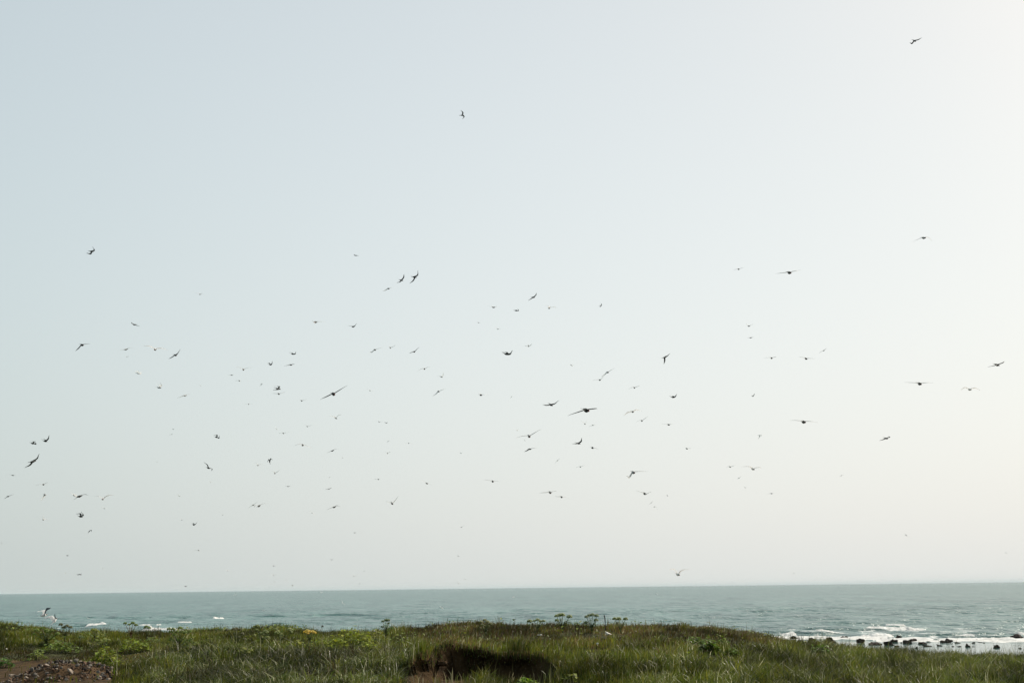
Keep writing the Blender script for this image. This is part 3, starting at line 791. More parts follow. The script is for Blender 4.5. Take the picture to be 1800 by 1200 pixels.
for q in range(900):
    dx, dy = g.uniform(-1.5, 1.5), g.uniform(-1.2, 0.6)
    yy_, z_, *_ = terrain(np.array([hc[0] + dx]), np.array([hc[1] + dy]))
    c_ = np.array([dx, dy, float(z_[0]) - hc[2] + heap_z(dx, dy) - 0.035]); s_ = g.uniform(0.010, 0.024); b0 = len(GV)
    tt_ = np.array([[0.10, 0.07, 0.05], [0.06, 0.05, 0.045], [0.17, 0.14, 0.115]][g.choice(3, p=[0.5, 0.35, 0.15])]) * g.uniform(0.7, 1.3)
    for v in OCT: GV.append(c_ + v * s_ * g.uniform(0.6, 1.4, 3)); GT.append(tt_)
    GF += [tuple(b0 + i for i in f) for f in OCF]
me = mesh_np('gravel', GV, GF); colattr(me, 'tint', np.array(GT))
mm, t, b, o = mat('gravel'); a = N(t, 'ShaderNodeAttribute', attribute_name='tint'); L(t, a.outputs['Color'], b.inputs['Base Color']); b.inputs['Roughness'].default_value = 0.95; b.inputs['Specular IOR Level'].default_value = 0.1
put('gravel', me, mm, heap)['kind'] = 'stuff'
f = _place(24, 1188); 
o = put('flat_stone', rock_mesh('flat_stone', 77, 2), M_STONES[3], loc=(f[0], f[1], f[2] + 0.02)); o.scale = (0.10, 0.08, 0.05)
tag(o, 'single pale flat stone on the bare soil left of the stone heap', 'stone')
# ================================================================== GRASS
def blade_mesh(name, B, h, wd, lean, face, curl, tint):
    n = len(B)
    z = np.array([0, 0, 1.0])
    side = np.stack([np.cos(face), np.sin(face), np.zeros(n)], -1) * wd[:, None] * 0.5
    l3 = np.concatenate([lean, np.zeros((n, 1))], 1)
    mid = B + l3 * (h * 0.22)[:, None] + z * (h * 0.58)[:, None]
    tip = B + l3 * (h * (0.75 + 0.5 * curl))[:, None] + z * (h * (1.0 - 0.35 * curl))[:, None]
    V = np.stack([B - side - z * 0.03, B + side - z * 0.03, mid - side * 0.85, mid + side * 0.85, tip], 1).reshape(-1, 3)
    me = bpy.data.meshes.new(name)
    me.vertices.add(n * 5)
    me.vertices.foreach_set('co', V.reshape(-1).astype(np.float32))
    base = (np.arange(n) * 5)[:, None]
    loops = (base + np.array([0, 1, 3, 2, 2, 3, 4])[None, :]).reshape(-1)
    me.loops.add(n * 7)
    me.loops.foreach_set('vertex_index', loops.astype(np.int32))
    me.polygons.add(n * 2)
    me.polygons.foreach_set('loop_start', ((np.arange(n) * 7)[:, None] + np.array([0, 4])[None, :]).reshape(-1).astype(np.int32))
    me.update(calc_edges=True)
    colattr(me, 'tint', np.repeat(tint, 5, 0))
    return me
NB = 420000
gy = np.sqrt(rng.random(NB) * (48.0 ** 2 - 22.0 ** 2) + 22.0 ** 2)
gx = (rng.random(NB) * 2 - 1) * (0.385 * gy + 1.0)
yy, gz, gu, gd, gm, gw = terrain(gx, gy)
_, gv = px(gx, yy, gz)
sm = soil_mask(gx, gy, gu, gm, gw) * np.where(gm > 0.3, 1 - sst(0.16, 0.24, gy - gw), 1.0)
patch = fbm(gx / 1.7, gy / 1.7, 80)          # broad patches
clump = fbm(gx / 0.45, gy / 0.45, 84)        # tussocks
br = sst(680, 760, gu) * (1 - sst(1400, 1520, gu)) * (1 - sst(1128, 1152, gv + 40 * (patch - 0.5)))
br2 = (1 - sst(230, 330, gu)) * sst(1136, 1150, gv) * (1 - sst(1166, 1176, gv))
brown = np.clip(0.75 * br + 0.6 * br2 + 0.35 * sst(0.55, 0.8, patch), 0, 1)
tall = sst(230, 300, gu) * (1 - sst(690, 760, gu)) * sst(1138, 1160, gv)
right = sst(1040, 1200, gu) * sst(1128, 1150, gv + 14 * (patch - 0.5)) + sst(1520, 1620, gu)
right = np.clip(right, 0, 1)
keep = (rng.random(NB) > sm * 0.985) & (rng.random(NB) < 0.35 + 1.1 * clump) & (gy < gd + 2.2) & ~((gm > 0.5) & (gy < gw + 0.12) & (gy > gw - 0.5))
dens = 1 - 0.35 * br
keep &= rng.random(NB) < dens
h = (0.05 + 0.30 * np.clip(clump * 1.5 - 0.35, 0, 1.2) ** 1.3 + 0.05 * rng.random(NB)) * (1 - 0.3 * (1 - sst(640, 720, gu)) * (1 - sst(1130, 1150, gv))) * (1 - 0.42 * br) * (1 + 0.65 * tall) * (1 + 0.35 * right) * (0.75 + 0.5 * rng.random(NB))
stalk = rng.random(NB) < 0.025
h = np.where(stalk, h * 1.7 + 0.05, h)
h *= 1 - 0.6 * br2
for fx_, fy_, fk_ in FEET:                     # herbs and stones shade out the grass right in front of them
    q = ((gx - fx_ * gy / fy_) / fk_) ** 2 + ((gy - fy_ + 0.9) / 1.1) ** 2
    h *= 1 - 0.68 * np.exp(-q ** 2)
h *= 1 - 0.5 * (gm > 0.3) * (gy < gw) * (1 - sst(815, 850, gu))
wd = np.where(stalk, 0.010, 0.012 + 0.010 * rng.random(NB))
la = rng.random(NB) * 2 * np.pi
lm = 0.15 + 0.5 * rng.random(NB) + 0.8 * tall * rng.random(NB) + 0.2 * right
lean = np.stack([np.cos(la) * lm + 0.12, np.sin(la) * lm], -1)
lean[stalk] *= 0.3
curl = np.clip(rng.random(NB) * (0.6 + 0.9 * tall), 0, 1.4)
green = np.array([0.062, 0.098, 0.010]); olive = np.array([0.126, 0.122, 0.017]); brn = np.array([0.105, 0.074, 0.030])
blue = np.array([0.078, 0.118, 0.030]); straw = np.array([0.46, 0.45, 0.28])
r1 = rng.random(NB)[:, None]
col = green + (olive - green) * np.clip(r1 * 1.2 + 0.5 * (patch[:, None] - 0.5), 0, 1)
col = col + (blue - col) * (np.clip(tall + 0.5 * right, 0, 1) * 0.6)[:, None] * rng.random(NB)[:, None]
isb = rng.random(NB) < brown * 0.8
col[isb] = brn * (0.7 + 0.6 * rng.random(isb.sum()))[:, None]
pale = rng.random(NB) < (0.025 + 0.05 * tall + 0.025 * right)
col[pale] = straw * (0.6 + 0.5 * rng.random(pale.sum()))[:, None]
wd = np.where(pale, wd * 0.75, wd); h = np.where(pale, h * 1.05 + 0.02, h)
col[stalk & ~pale] = np.array([0.11, 0.11, 0.05])
col *= ((0.7 + 0.6 * rng.random(NB)) * (0.42 + 1.1 * sst(0.3, 0.7, fbm(gx / 0.8, gy / 1.6, 97))))[:, None]
B = np.stack([gx, yy, gz], -1)
face = rng.random(NB) * np.pi
zone_r = gu > 1040
for msk, lab in ((keep & ~zone_r, 'mixed green and brown dune grass on the left and middle ground'), (keep & zone_r, 'tall green dune grass on the right hand slope')):
    o = put('dune_grass', blade_mesh('dune_grass', B[msk], h[msk], wd[msk], lean[msk], face[msk], curl[msk], col[msk]), M_GRASS)
    tag(o, lab, 'grass', kind='stuff')
# long single stems that stand against the sea and across the hollow
st = []
for x in np.concatenate([rng.uniform(1560, 1800, 46), rng.uniform(1290, 1560, 30), rng.uniform(700, 1300, 60), rng.uniform(0, 690, 70)]):
    D0, _ = crest(np.array([x])); st.append(ground_at(x, float(D0[0]) - rng.uniform(0.0, 2.0)))
for x in rng.uniform(790, 1060, 90):
    st.append(ground_at(x, rng.uniform(25.0, 27.0)))
for x in rng.uniform(700, 800, 26):
    st.append(ground_at(x, rng.uniform(24.8, 26.0)))
st = np.array(st); n = len(st)
hs = rng.uniform(0.22, 0.42, n); hs[-116:] *= 0.8
la = rng.random(n) * 6.28
ls = np.stack([np.cos(la), np.sin(la)], -1) * rng.uniform(0.05, 0.45, n)[:, None]
tc_ = np.array([0.10, 0.10, 0.045]) * rng.uniform(0.6, 1.5, n)[:, None]; tc_[-116:] = np.where(rng.random(116)[:, None] < 0.45, np.array([0.34, 0.31, 0.18]), np.array([0.10, 0.125, 0.03])) * rng.uniform(0.5, 1.3, 116)[:, None]
tag(put('grass_stem', blade_mesh('grass_stem', st, hs, np.full(n, 0.016), ls, rng.random(n) * 3.1, rng.random(n) * 0.8, tc_), M_GRASS), 'thin single grass stems rising above the turf', 'grass', kind='stuff')
# hanging roots and dead turf fringe on the lip of the hollow
fx = []
for x in rng.uniform(705, 1010, 1500):
    Yw_ = float(np.interp(x, WALLU, WALLD)); fx.append(((x - 906) / F * Yw_ * 0.981, Yw_ + rng.uniform(0.10, 0.45)))
fx = np.array(fx)
yy_, zz_, *_ = terrain(fx[:, 0], fx[:, 1])
n = len(fx)
FB = np.stack([fx[:, 0], yy_ - 0.02, zz_], -1)
ln = np.stack([rng.normal(0, 0.35, n), -rng.uniform(0.3, 1.1, n)], -1)
hh = rng.uniform(0.05, 0.16, n)
fc = np.where(rng.random(n)[:, None] < 0.4, np.array([0.14, 0.095, 0.045]), np.array([0.09, 0.11, 0.03])) * rng.uniform(0.5, 1.4, n)[:, None]
tag(put('turf_fringe', blade_mesh('turf_fringe', FB, hh, np.full(n, 0.014), ln, rng.random(n) * 3.1, rng.uniform(0.6, 1.6, n), fc), M_GRASS), 'brown root and turf fringe hanging over the eroded hollow', 'turf', kind='stuff')


# ================================================================== THE TERNS
def plumage(name, col, trans):
    mm, t, b, o = mat(name)
    tc = N(t, 'ShaderNodeTexCoord')
    n = N(t, 'ShaderNodeTexNoise'); n.inputs['Scale'].default_value = 30
    L(t, tc.outputs['Object'], n.inputs['Vector'])
    mr = N(t, 'ShaderNodeMapRange'); mr.inputs['To Min'].default_value = 0.85; mr.inputs['To Max'].default_value = 1.1
    L(t, n.outputs['Fac'], mr.inputs['Value'])
    vm = N(t, 'ShaderNodeVectorMath', operation='MULTIPLY'); vm.inputs[0].default_value = col; L(t, mr.outputs[0], vm.inputs[1])
    L(t, vm.outputs[0], b.inputs['Base Color'])
    b.inputs['Roughness'].default_value = 0.7; b.inputs['Specular IOR Level'].default_value = 0.15
    if trans:
        tr = N(t, 'ShaderNodeBsdfTranslucent'); L(t, vm.outputs[0], tr.inputs['Color'])
        mx = N(t, 'ShaderNodeMixShader'); mx.inputs[0].default_value = trans
        L(t, b.outputs[0], mx.inputs[1]); L(t, tr.outputs[0], mx.inputs[2]); L(t, mx.outputs[0], o.inputs['Surface'])
    return mm
M_WHITE = plumage('white_plumage', (0.85, 0.85, 0.83), 0.35)
M_GREY = plumage('pale_grey_plumage', (0.50, 0.52, 0.53), 0.4)
M_LIGHT = plumage('sunlit_mantle', (0.74, 0.75, 0.75), 0.2)  # grey mantle whitened in colour so these terns read as sunlit
M_CAP = plumage('black_cap', (0.012, 0.012, 0.014), 0)
M_BILL = plumage('red_bill', (0.25, 0.03, 0.02), 0)
M_DUSK = plumage('shaded_plumage', (0.050, 0.052, 0.046), 0)  # tern plumage darkened in colour to stand for birds in shade
M_SHADEDW = plumage('shaded_wing', (0.062, 0.064, 0.055), 0.05)  # same painted shade on the wings
M_WING = plumage('thin_pale_wing', (0.88, 0.88, 0.87), 0.65)
M_SHADEWING = plumage('shaded_right_wing', (0.10, 0.105, 0.11), 0.05)  # shade painted onto the right wing; the lit left wing stays white
M_HALFSHADE = plumage('half_shaded_plumage', (0.42, 0.43, 0.43), 0.1)  # white bodies greyed in colour to read as partly shaded
M_BELLY = plumage('shaded_belly', (0.20, 0.205, 0.205), 0.0)  # underside shade put into the belly colour
PLUM = {'w': (M_WHITE, M_LIGHT, M_GREY, M_BILL, M_WING), 'W': (M_WHITE, M_SHADEWING, M_CAP, M_BILL), 'm': (M_HALFSHADE, M_HALFSHADE, M_CAP, M_BILL, M_WING), 'f': (M_BELLY, M_DUSK, M_CAP, M_BILL, M_WING), 'd': (M_SHADEDW, M_DUSK, M_CAP, M_BILL)}
def unit(v):
    return v / (np.linalg.norm(v) + 1e-12)
def tern_mesh(f, upv, tips, halves, tone):
    """one continuous bird: lofted body with head, bill, forked tail and two jointed wings. f: unit heading; tips: wing tips relative to the body"""
    bm = bmesh.new()
    s = unit(np.cross(f, upv)); n = np.cross(s, f)
    # body stations: along, half width, half height, vertical offset, material
    ST = [(0.172, 0.0012, 0.0012, 0.000), (0.146, 0.0038, 0.0045, 0.002), (0.140, 0.014, 0.016, 0.004), (0.118, 0.022, 0.023, 0.006), (0.092, 0.021, 0.022, 0.003),
          (0.060, 0.031, 0.034, -0.002), (0.020, 0.038, 0.041, -0.005), (-0.030, 0.034, 0.035, -0.003), (-0.075, 0.022, 0.021, 0.002), (-0.105, 0.014, 0.009, 0.005)]
    seg = 8
    rings = []
    for a, hw, hh, off in ST:
        rings.append([bm.verts.new(Vector(f * a + s * (hw * math.cos(q * 2 * math.pi / seg)) + n * (off + hh * math.sin(q * 2 * math.pi / seg)))) for q in range(seg)])
    for i in range(len(rings) - 1):
        for q in range(seg):
            fc = bm.faces.new((rings[i][q], rings[i][(q + 1) % seg], rings[i + 1][(q + 1) % seg], rings[i + 1][q]))
            upper = 0 <= q < 4
            if i < 2: fc.material_index = 3
            elif i < 4 and upper: fc.material_index = 2
            elif upper and i < 8: fc.material_index = 0 if tone == 'W' else 1
            else: fc.material_index = 0
            fc.smooth = True
    bm.faces.new(rings[0][::-1]).material_index = 3
    bm.faces.new(rings[-1])
    # forked tail: two tapered streamers
    for sg in (-1, 1):
        r0 = [Vector(f * -0.098 + s * sg * 0.001 + n * 0.009), Vector(f * -0.098 + s * sg * 0.016 + n * 0.007), Vector(f * -0.098 + s * sg * 0.016 + n * 0.002), Vector(f * -0.098 + s * sg * 0.001 + n * 0.001)]
        r1 = [Vector(f * -0.150 + s * sg * 0.010 + n * 0.007), Vector(f * -0.150 + s * sg * 0.026 + n * 0.007), Vector(f * -0.150 + s * sg * 0.026 + n * 0.003), Vector(f * -0.150 + s * sg * 0.010 + n * 0.003)]
        r2 = [Vector(f * -0.215 + s * sg * 0.034 + n * 0.006)]
        A = [bm.verts.new(v) for v in r0]; B_ = [bm.verts.new(v) for v in r1]; T_ = bm.verts.new(r2[0])
        for q in range(4):
            bm.faces.new((A[q], A[(q + 1) % 4], B_[(q + 1) % 4], B_[q])); bm.faces.new((B_[q], B_[(q + 1) % 4], T_))
    # wings
    TS = [0.0, 0.2, 0.42, 0.62, 0.82, 1.0]
    CH = [0.105, 0.100, 0.088, 0.064, 0.036, 0.006]
    for tip, half in zip(tips, halves):
        sd = 1 if np.dot(tip, s) > 0 else -1
        root = f * 0.030 + s * sd * 0.022 + n * 0.014
        v = tip - root
        wdir = unit(v)
        c = unit(f - wdir * np.dot(f, wdir) * 0.9)
        if tone == 'W':                     # these bank so that one lit wing shows
            tn = unit(0.45 * rt - 0.6 * fw + 0.6 * up) if tip @ rt < 0 else unit(-0.55 * rt - 0.7 * fw + 0.3 * up); ct = np.cross(tn, wdir)
            if np.dot(ct, c) < 0: ct = -ct
            c = unit(0.22 * c + 0.78 * unit(ct))
        if tone == 'w' or (tone == 'm' and tip @ rt < 0):      # pale birds catch the sun through their spread wings
            ct = np.cross(np.array(sundir), wdir)
            if np.dot(ct, c) < 0: ct = -ct
            wt = 0.5 if tone == 'w' else 0.25
            c = unit((1 - wt) * c + wt * unit(ct))
        wn = unit(np.cross(wdir, c))
        if np.dot(wn, n) < 0: wn = -wn
        ln = np.linalg.norm(v)
        bend = math.sqrt(max(0.0, half ** 2 - ln ** 2)) * 0.35
        rings = []
        for t_, ch in zip(TS, CH):
            if tone in 'mf': ch = ch * 0.8
            if tone == 'W': ch = ch * (1.3 + 0.5 * t_)
            if tone == 'd' and half < 0: ch = ch * 0.78
            arm = math.sin(math.pi * min(1.0, t_ / 0.84) ** 1.0) if t_ < 0.84 else 0.0
            p = root + v * t_ + c * (0.035 * arm + bend * arm) + wn * (0.012 * math.sin(math.pi * t_) + 0.25 * bend * arm) - c * 0.03 * t_ ** 2
            th = 0.010 * (1 - t_) + 0.002
            rings.append([bm.verts.new(Vector(p + c * ch * 0.38)), bm.verts.new(Vector(p + c * ch * 0.08 + wn * th)), bm.verts.new(Vector(p - c * ch * 0.62)), bm.verts.new(Vector(p + c * ch * 0.08 - wn * th * 0.4))])
        for A, B_ in zip(rings, rings[1:]):
            for q in range(4):
                fc = bm.faces.new((A[q], A[(q + 1) % 4], B_[(q + 1) % 4], B_[q]))
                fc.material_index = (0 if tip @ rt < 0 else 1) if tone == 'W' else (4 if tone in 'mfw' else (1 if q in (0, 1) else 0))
        bm.faces.new(rings[0]); bm.faces.new(rings[-1])
    bmesh.ops.recalc_face_normals(bm, faces=bm.faces)
    me = bm_mesh('tern', bm)
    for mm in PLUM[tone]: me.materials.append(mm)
    return me
BIRDS = '''
144 606 130.5 618.5 160 604.5 5 1 d
221 614 208 616.5 234 612 3 -1 m
223 627 220 623.5 227.5 625 0 1 m
273 613.5 252 607 295 615 0.5 1 w
242 656 236 653 250 653 4 1 w
279 681 277 674 282 672 5 1 m
57 779 51 776 64 775 5 1 d
79 775 74 770 86.5 765 5 1 d
308 624 295 632 319 614 4 1 d
302 763 297 766 305 760.5 1 0 m
304.5 754 302 753 307 753 1 0.5 d
428 649 413 644.5 444 645.5 1 1 m
475 641 470 638 480 634.5 3 0.5 d
514 622 508 619 520.5 618.5 4 1 d
511 641 500 643.5 516 640 3 0.5 d
407 659 400 660 412 658 2 0.3 f
420.5 669 412 669 425 670.5 2 0.5 f
352 677 348.5 674 356 680 1 1 w
325 695 312 700 332 693 2 0 m
459.5 675 456.5 679 458 671.5 2 0 m
488 683 481.5 679 482 686 6 1 d
490 692 477 691.5 501.5 689.5 2 1 f
530 704 525 702 539.5 702 2 0.6 f
437 710 428 710.5 446 710 0.6 0.5 m
586 692 561 703.5 611 678 4 1.4 d
590 734 577 730 600.5 728 3 2 w
540 749 536 747 549 747 1.5 0.6 m
486 753.5 483 749 488.5 757 1.5 1.5 w
498 761 488.5 762 509 759.5 1.5 0.8 m
380 768 375.5 764 387 765.5 4 1 d
532 781.5 517 783 548 788.5 2 1 m
584 792 574.5 796 594 788.5 3 -1 d
659 614.5 649 620 673 611 2 0.8 m
686 611 683 608 696 607 1 1.5 m
728 618 718 621.5 737.5 610 2 0.4 d
746 648 733 652.5 758 644.5 1.5 0 m
775.5 662 767 661 780 654.5 3 1 m
771 687.5 761 697 784 683 1.5 1 m
650 686 644 683 653 688 1.5 1 m
845 694 840 692 859 694 2.5 0.5 f
899 697 896.5 700 903 694 1 0 m
889 622 883 618 902 616.5 5 2 d
666 741 663 740 673 741 1.5 1 m
679 743 675.5 741.5 682.5 741.5 0.6 1 d
682 775 680 777 685 773 1 0.5 m
718 778.5 711 778.5 725 779.5 1 0.6 m
929 608 921 607.5 935.5 604 0.6 2 f
1004 641.5 1001 640 1007.5 640.5 2 1.5 m
1054 667.5 1040.5 669 1062 661 1.5 0.5 m
1068 654 1057 663.5 1080.5 647 1.5 0.5 m
1115 681 1104.5 683.5 1128 677 0.6 1 m
1168 628 1167.5 640.5 1179 621.5 4.5 -1 d
1182 698 1177 695.5 1190.5 692.5 3.5 1 d
968 711 953 712 983 704 3.5 2 d
1030 720.5 998 730.5 1047 719.5 5 1.5 d
1028 744.5 1020 738 1031 739.5 1 1 m
1042 747 1035 750 1048.5 746 1 0.5 f
1112 723 1096 730 1128.5 722 1 0.8 w
1128 739 1118 741 1140 731.5 0.8 0.8 m
1175 746 1162 745 1185 745 2 0.4 f
930 766 906.5 770 951.5 754 1.5 1.4 m
909 756 907 752 911.5 753 1 1 m
922.5 773.5 919.5 772 926 776 1 0.8 w
1016 779 1005 780 1024 769.5 4.5 1 d
1041 787 1038.5 785 1052 789 2 0.8 d
931 789 921 795 943 787 3 0 d
1319 593.5 1313.5 594 1324.5 592.5 3 0 d
1356 629 1342 629 1367 627 0.6 0.8 f
1416.5 630 1404 627 1432 630.5 1 1.4 f
1448 616 1440 621 1453.5 612 1.5 0.4 d
1323 696 1319.5 694.5 1327 691 1.5 0.6 d
1412 741 1390 739.5 1437 742.5 2 1 f
1335 765 1332.5 771.5 1339 763 3 0.2 m
1207 788 1204.5 785.5 1218 788 1.4 0.8 m
1752 641 1735 645.5 1770 635 2.5 1.5 d
1616 674 1592 672.5 1638.5 673 1 1.4 f
1704 684 1689 685 1722 685 1 0.8 w
1557 770 1545 774.5 1564.5 766.5 3 1 d
57 811 46 822.5 69 798 5 -1 d
22 835 15.5 833.5 28 836 3 0.4 d
76 851 62.5 853 83 848 3.5 0 m
14 872 8 876.5 23.5 869 3 0 d
79 869 70 881.5 84 869 3.5 0.6 m
130 869.5 118 863 136 866 2.5 1.5 w
139 872 129 878.5 157 869 4 -0.6 d
181 876 166 871.5 200 869 1 1 w
183 893 176 891 190 893.5 2 0.6 w
141 907.5 134 902 145 898.5 5 1.2 d
157.5 932.5 154 937.5 162 934 2 -1.2 d
76 912.5 74 905 88.5 913 1.4 1 w
3 954.5 1 957 6.5 950.5 1 0 m
119 976 116.5 975 121.5 974.5 0.8 0.8 d
276 811.5 273.5 810 278.5 810.5 0.8 0.6 m
366 822 359 811 372 828 4.5 1 d
370 847 366 845 375.5 848.5 1.4 0.6 w
453 817 447.5 812.5 465 817 2 0.6 w
474 811 468.5 811 479.5 806.5 -1 -4 d
483 831 477 826.5 492.5 825.5 1 1.6 m
506 854.5 500 854 511.5 854 2 0.2 d
579 838.5 575.5 838 583 838 0.6 0.4 m
578 859 571.5 860 583.5 856.5 1.5 0.4 d
315 871.5 311.5 868 320 873 2 0.4 w
445 887 435.5 893 454.5 881 1.4 0.4 m
455 889 447 890.5 470 884.5 2 -1 f
587 891 574.5 895.5 598 890 3 -0.4 d
548 900.5 542.5 897 554.5 904.5 1.4 0.6 w
391 904.5 388 904 394.5 904.5 1.5 0 m
319 913 315.5 911 324.5 912.5 1.4 0.6 m
340 922 336.5 919.5 347.5 917.5 2.5 0.8 d
349.5 967 340.5 966 353 968 1.4 0.8 f
583 983 577.5 983 590 981 1 0.4 m
681 796 672 793.5 688 793 0.8 0.8 m
810 796 805 795 813 794.5 0.8 0.8 m
602 804 599.5 802 605 806 1 0.8 m
665 842 657 842 670.5 841 1.6 0.3 f
750 849 740 843 758 852 2.5 1 f
866 845.5 849 843 876 845 1.6 0.6 f
689 884 676 881.5 701.5 871 2.4 1.6 m
811 926 805.5 926 817.5 922.5 1.4 0.4 m
623 936 620.5 935 626 935 0.8 0.6 d
805 976.5 800.5 974.5 809.5 977 1.2 0.8 m
980 809 975.5 815.5 984.5 804.5 1 0.4 m
1020 820 1012 822 1029.5 817 1 0.2 m
1113 829.5 1102 839.5 1137 828 2 1 m
967 865 947 867.5 977 862 1.4 0.6 f
987 873 973 873 1001 876 1.2 0.6 f
1133 867 1115 862 1143.5 864 2.4 1 f
1173 870.5 1168 866.5 1176.5 875 1 0.8 m
1145 883 1141 887.5 1147.5 880.5 1 0 m
1151 890.5 1148.5 895 1156.5 895 0.8 -0.8 m
1283 820 1276 820.5 1294 818 1 0.8 m
1323 823 1302 819 1341.5 823.5 1.6 1.6 w
1299 839.5 1295 842.5 1302.5 836 1 0 m
1309.5 856.5 1307.5 855 1312 855 0.8 0.6 m
1356 867 1348.5 868.5 1361 866 1.4 0 f
1479 835.5 1475 837.5 1484 835 1.6 -0.4 f
1592.5 940 1589 936.5 1596.5 943.5 1.2 1.4 d
1768 971 1766 970 1770 970 0.6 0.6 m
160 442 151 446 165 434 5 1 d
351.5 517 341 515.5 356 516 1 0.6 m
237 570.5 229.5 566 246.5 574 -2.5 0.6 d
625.5 449 623.5 446.5 631 450 -2.5 0.6 d
705 492.5 698 498 711 481.5 4 1.2 d
728 487 720.5 499 736 475.5 5 1 d
683 507 672 513 692 505.5 2 1 m
555 566 550 564.5 572 566 -2 0.2 f
620 574 609 572 627.5 569 3 0.8 d
867 540 857 537.5 874 538 3.5 0.6 f
907 546 901.5 545 911 542.5 3.5 0.4 d
937 522.5 928 529 944 514.5 3.5 0.4 d
965 541 958.5 536.5 980.5 541 1.4 1.4 w
1056 537 1052.5 538.5 1056.5 532.5 2 0.6 d
841 567 837 565.5 845 568 1.6 0.4 d
875 578 867.5 575.5 880.5 579 1.4 0.6 m
1298 473 1288 475.5 1310 470 1 0.8 f
1387 479 1364 481.5 1406.5 475.5 2 1.8 f
1316 573 1311.5 571 1325.5 569.5 1.6 0.3 f
1623 418 1606 425 1637.5 424 2.4 1 m
1607 72 1601 75.5 1620 68 1.8 2.8 d
812 203 811 194 814 209.5 4 -0.4 d
114.5 1006 111 1005 118 1005 0.6 0.6 w
140 1009 134 1010 144 1007 2.4 0 d
400 1002 393 1001 407.5 1002 0.6 0.6 w
481 1010 473 1010 488.5 1009.5 0.6 0.6 w
483 1021.5 477.5 1020 488.5 1023 0.8 0.8 w
503 1018.5 501 1017 505 1017.5 0.6 0.6 m
514 1028 506 1029.5 517 1026.5 1.4 0 m
326 1030 323.5 1028.5 329 1028.5 0.6 1 d
412 1045 409 1044.5 416 1044 1 0.6 m
463 1072 459.5 1070.5 466.5 1073 1.4 0.8 m
564 1040.5 562 1037.5 566.5 1038.5 0.6 1.6 w
602 1059 600 1054.5 605 1063.5 0.8 1.6 w
640 1003 636 1001 643.5 1002.5 1.4 0.6 w
622 1011.5 613 1010 631.5 1011 0.8 0.8 w
632 1025 628 1026.5 635.5 1023.5 1.2 0 m
776 1067 772.5 1065 779.5 1070.5 1.4 0.8 w
805 1024 801.5 1022 808.5 1023.5 0.8 1 w
817 1017.5 814.5 1017 819.5 1016.5 0.6 0.6 w
902 1049 899.5 1048 904.5 1048 0.6 0.8 w
1154 1043 1151.5 1041 1157.5 1045 1.2 0.8 m
1191 1008.5 1176 999.5 1211 998 2.6 0.6 w
1395 1007 1393 1006 1397 1006 0.6 0.6 m
155 1086 151 1084.5 159.5 1087 2 0.4 w
76 1081 64.2 1074.5 90.8 1065 5 0 W
95.5 1091 75.6 1085 101.5 1081 2.4 -4 W
481 994 475 994.5 488.5 993 0.6 0.6 m
180 998 177.5 997 182.5 997 0.6 0.6 w
'''
LAND = [(0, 'the stone heap'), (150, 'the leafy mound'), (260, 'the bushy angelica'), (380, 'the olive herb'), (500, 'the yellow flower'), (600, 'the lone sprout'), (740, 'the dune hump'), (900, 'the tall angelica'), (1010, 'the forked stake'),
        (1130, 'the drooping herb'), (1300, 'the leftmost boulders'), (1480, 'the breaking wave'), (1650, 'the rightmost boulders')]
def describe(x, y, lx, ly, rx, ry, tone):
    span = math.hypot(lx - rx, ly - ry)
    size = 'large' if span > 30 else ('small' if span > 12 else 'tiny')
    tn = {'d': 'dark', 'm': 'pale grey', 'w': 'white', 'f': 'dark bodied', 'W': 'bright white'}[tone]
    dl, dr = y - ly, y - ry
    tol = max(2.0, span * 0.14)
    if dl > tol and dr > tol: pose = 'raised wings'
    elif dl < -tol and dr < -tol: pose = 'drooped wings'
    elif (dl > tol) != (dr > tol) and abs(dl - dr) > 1.6 * tol: pose = 'tilted wings'
    else: pose = 'level wings'
    dh = hor(x) - y
    band = 'against the sea' if dh < 0 else ('just above horizon' if dh < 60 else ('low in sky' if dh < 190 else ('mid sky' if dh < 330 else ('upper sky' if dh < 520 else 'highest sky'))))
    land = [l_ for a, l_ in LAND if x >= a][-1]
    return f'{size} {tn} tern, {pose}, {band} over {land}'
rows = [r.split() for r in BIRDS.strip().splitlines()]
info = []
for r in rows:
    v = [float(q) for q in r[:8]]
    info.append((v, r[8], describe(*v[:6], r[8])))
same = {}
for i, (v, tone, lab) in enumerate(info):
    same.setdefault(lab, []).append(i)
gb = np.random.default_rng(11)
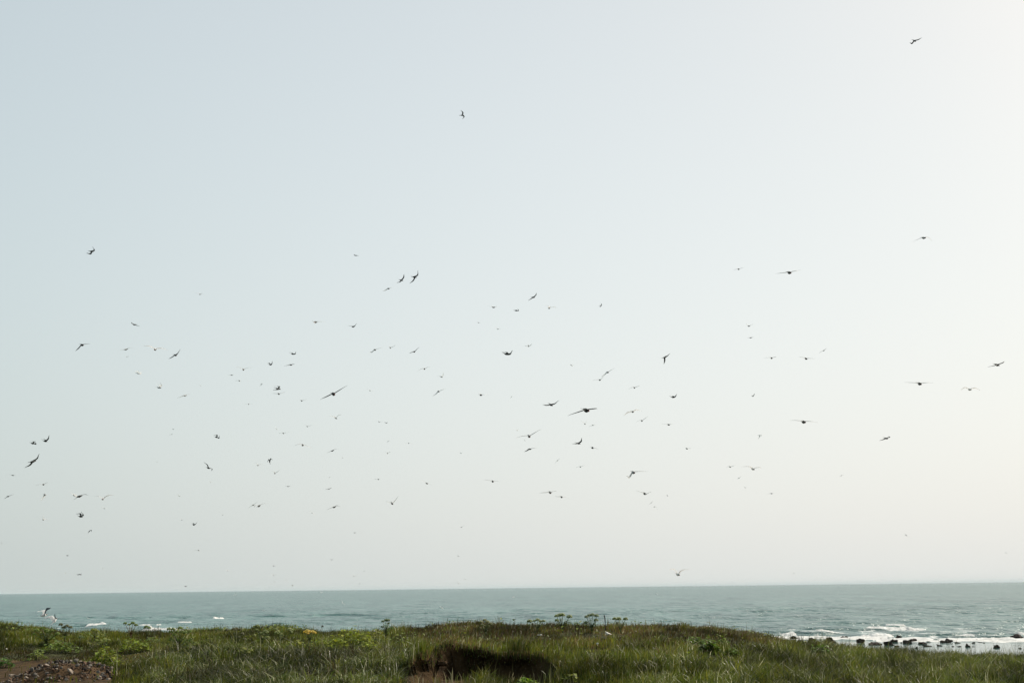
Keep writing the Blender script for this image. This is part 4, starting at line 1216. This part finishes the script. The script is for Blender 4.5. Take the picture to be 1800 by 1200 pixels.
for i, (v, tone, lab) in enumerate(info):
    x, y, lx, ly, rx, ry, hx, hy = v
    HALF = 0.38
    pl = math.hypot(lx - x, ly - y); pr = math.hypot(rx - x, ry - y); ph = math.hypot(hx, hy)
    kk = min(HALF * gb.uniform(0.93, 0.99) / max(pl, pr), 0.155 / max(ph, 0.3))        # metres per pixel at the bird
    kk = min(kk, 0.085)
    d0 = ray(x, y); depth = kk * F
    c = EYE + d0 * depth
    def off(dx, dy, length, sign):
        q = (rt * dx - up * dy) * kk
        rest = max(0.0, length ** 2 - q @ q)
        return q + fw * math.sqrt(rest) * sign
    toward = -1 if hy >= 0.5 else (1 if hy < 0 else gb.choice([-1, 1]))
    fwd = unit(off(hx, hy, 0.16, toward))
    sg = gb.choice([-1, 1])
    hl = min(HALF, max(pl * kk * 1.06, HALF * 0.72)); hr = min(HALF, max(pr * kk * 1.06, HALF * 0.72))
    tl = off(lx - x, ly - y, hl, sg); tr_ = off(rx - x, ry - y, hr, -sg)
    upv = np.array([0, 0, 1.0]) + 0.6 * unit(np.cross(unit(tr_ - tl), fwd)) * (1 if np.cross(unit(tr_ - tl), fwd)[2] > 0 else -1)
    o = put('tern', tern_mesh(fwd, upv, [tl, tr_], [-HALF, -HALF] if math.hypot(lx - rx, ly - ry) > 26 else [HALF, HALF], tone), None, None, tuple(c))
    ids = same[lab]
    if len(ids) > 1:
        rank = sorted(ids, key=lambda q: info[q][0][0]).index(i)
        lab = lab + ', ' + ('leftmost' if rank == 0 else ('rightmost' if rank == len(ids) - 1 else f'{ORD[rank]} from left'))
    tag(o, lab, 'bird', 'terns flying over the shore')

# ================================================================== THE AIR
bm = bmesh.new()
bmesh.ops.create_cube(bm, size=1.0)
for v in bm.verts:
    v.co = Vector((v.co.x * 130000, v.co.y * 130000 + 0, -4.5 + (v.co.z + 0.5) * 64.5))
mm = bpy.data.materials.new('sea_air'); mm.use_nodes = True
t = mm.node_tree; t.nodes.clear()
pv = N(t, 'ShaderNodeVolumePrincipled'); pv.inputs['Color'].default_value = (0.80, 0.93, 0.97, 1); pv.inputs['Density'].default_value = 0.00002
ov = N(t, 'ShaderNodeOutputMaterial'); L(t, pv.outputs[0], ov.inputs['Volume'])
tag(put('haze', bm_mesh('haze', bm), mm), 'thin pale sea haze softening the horizon', 'haze', kind='stuff')
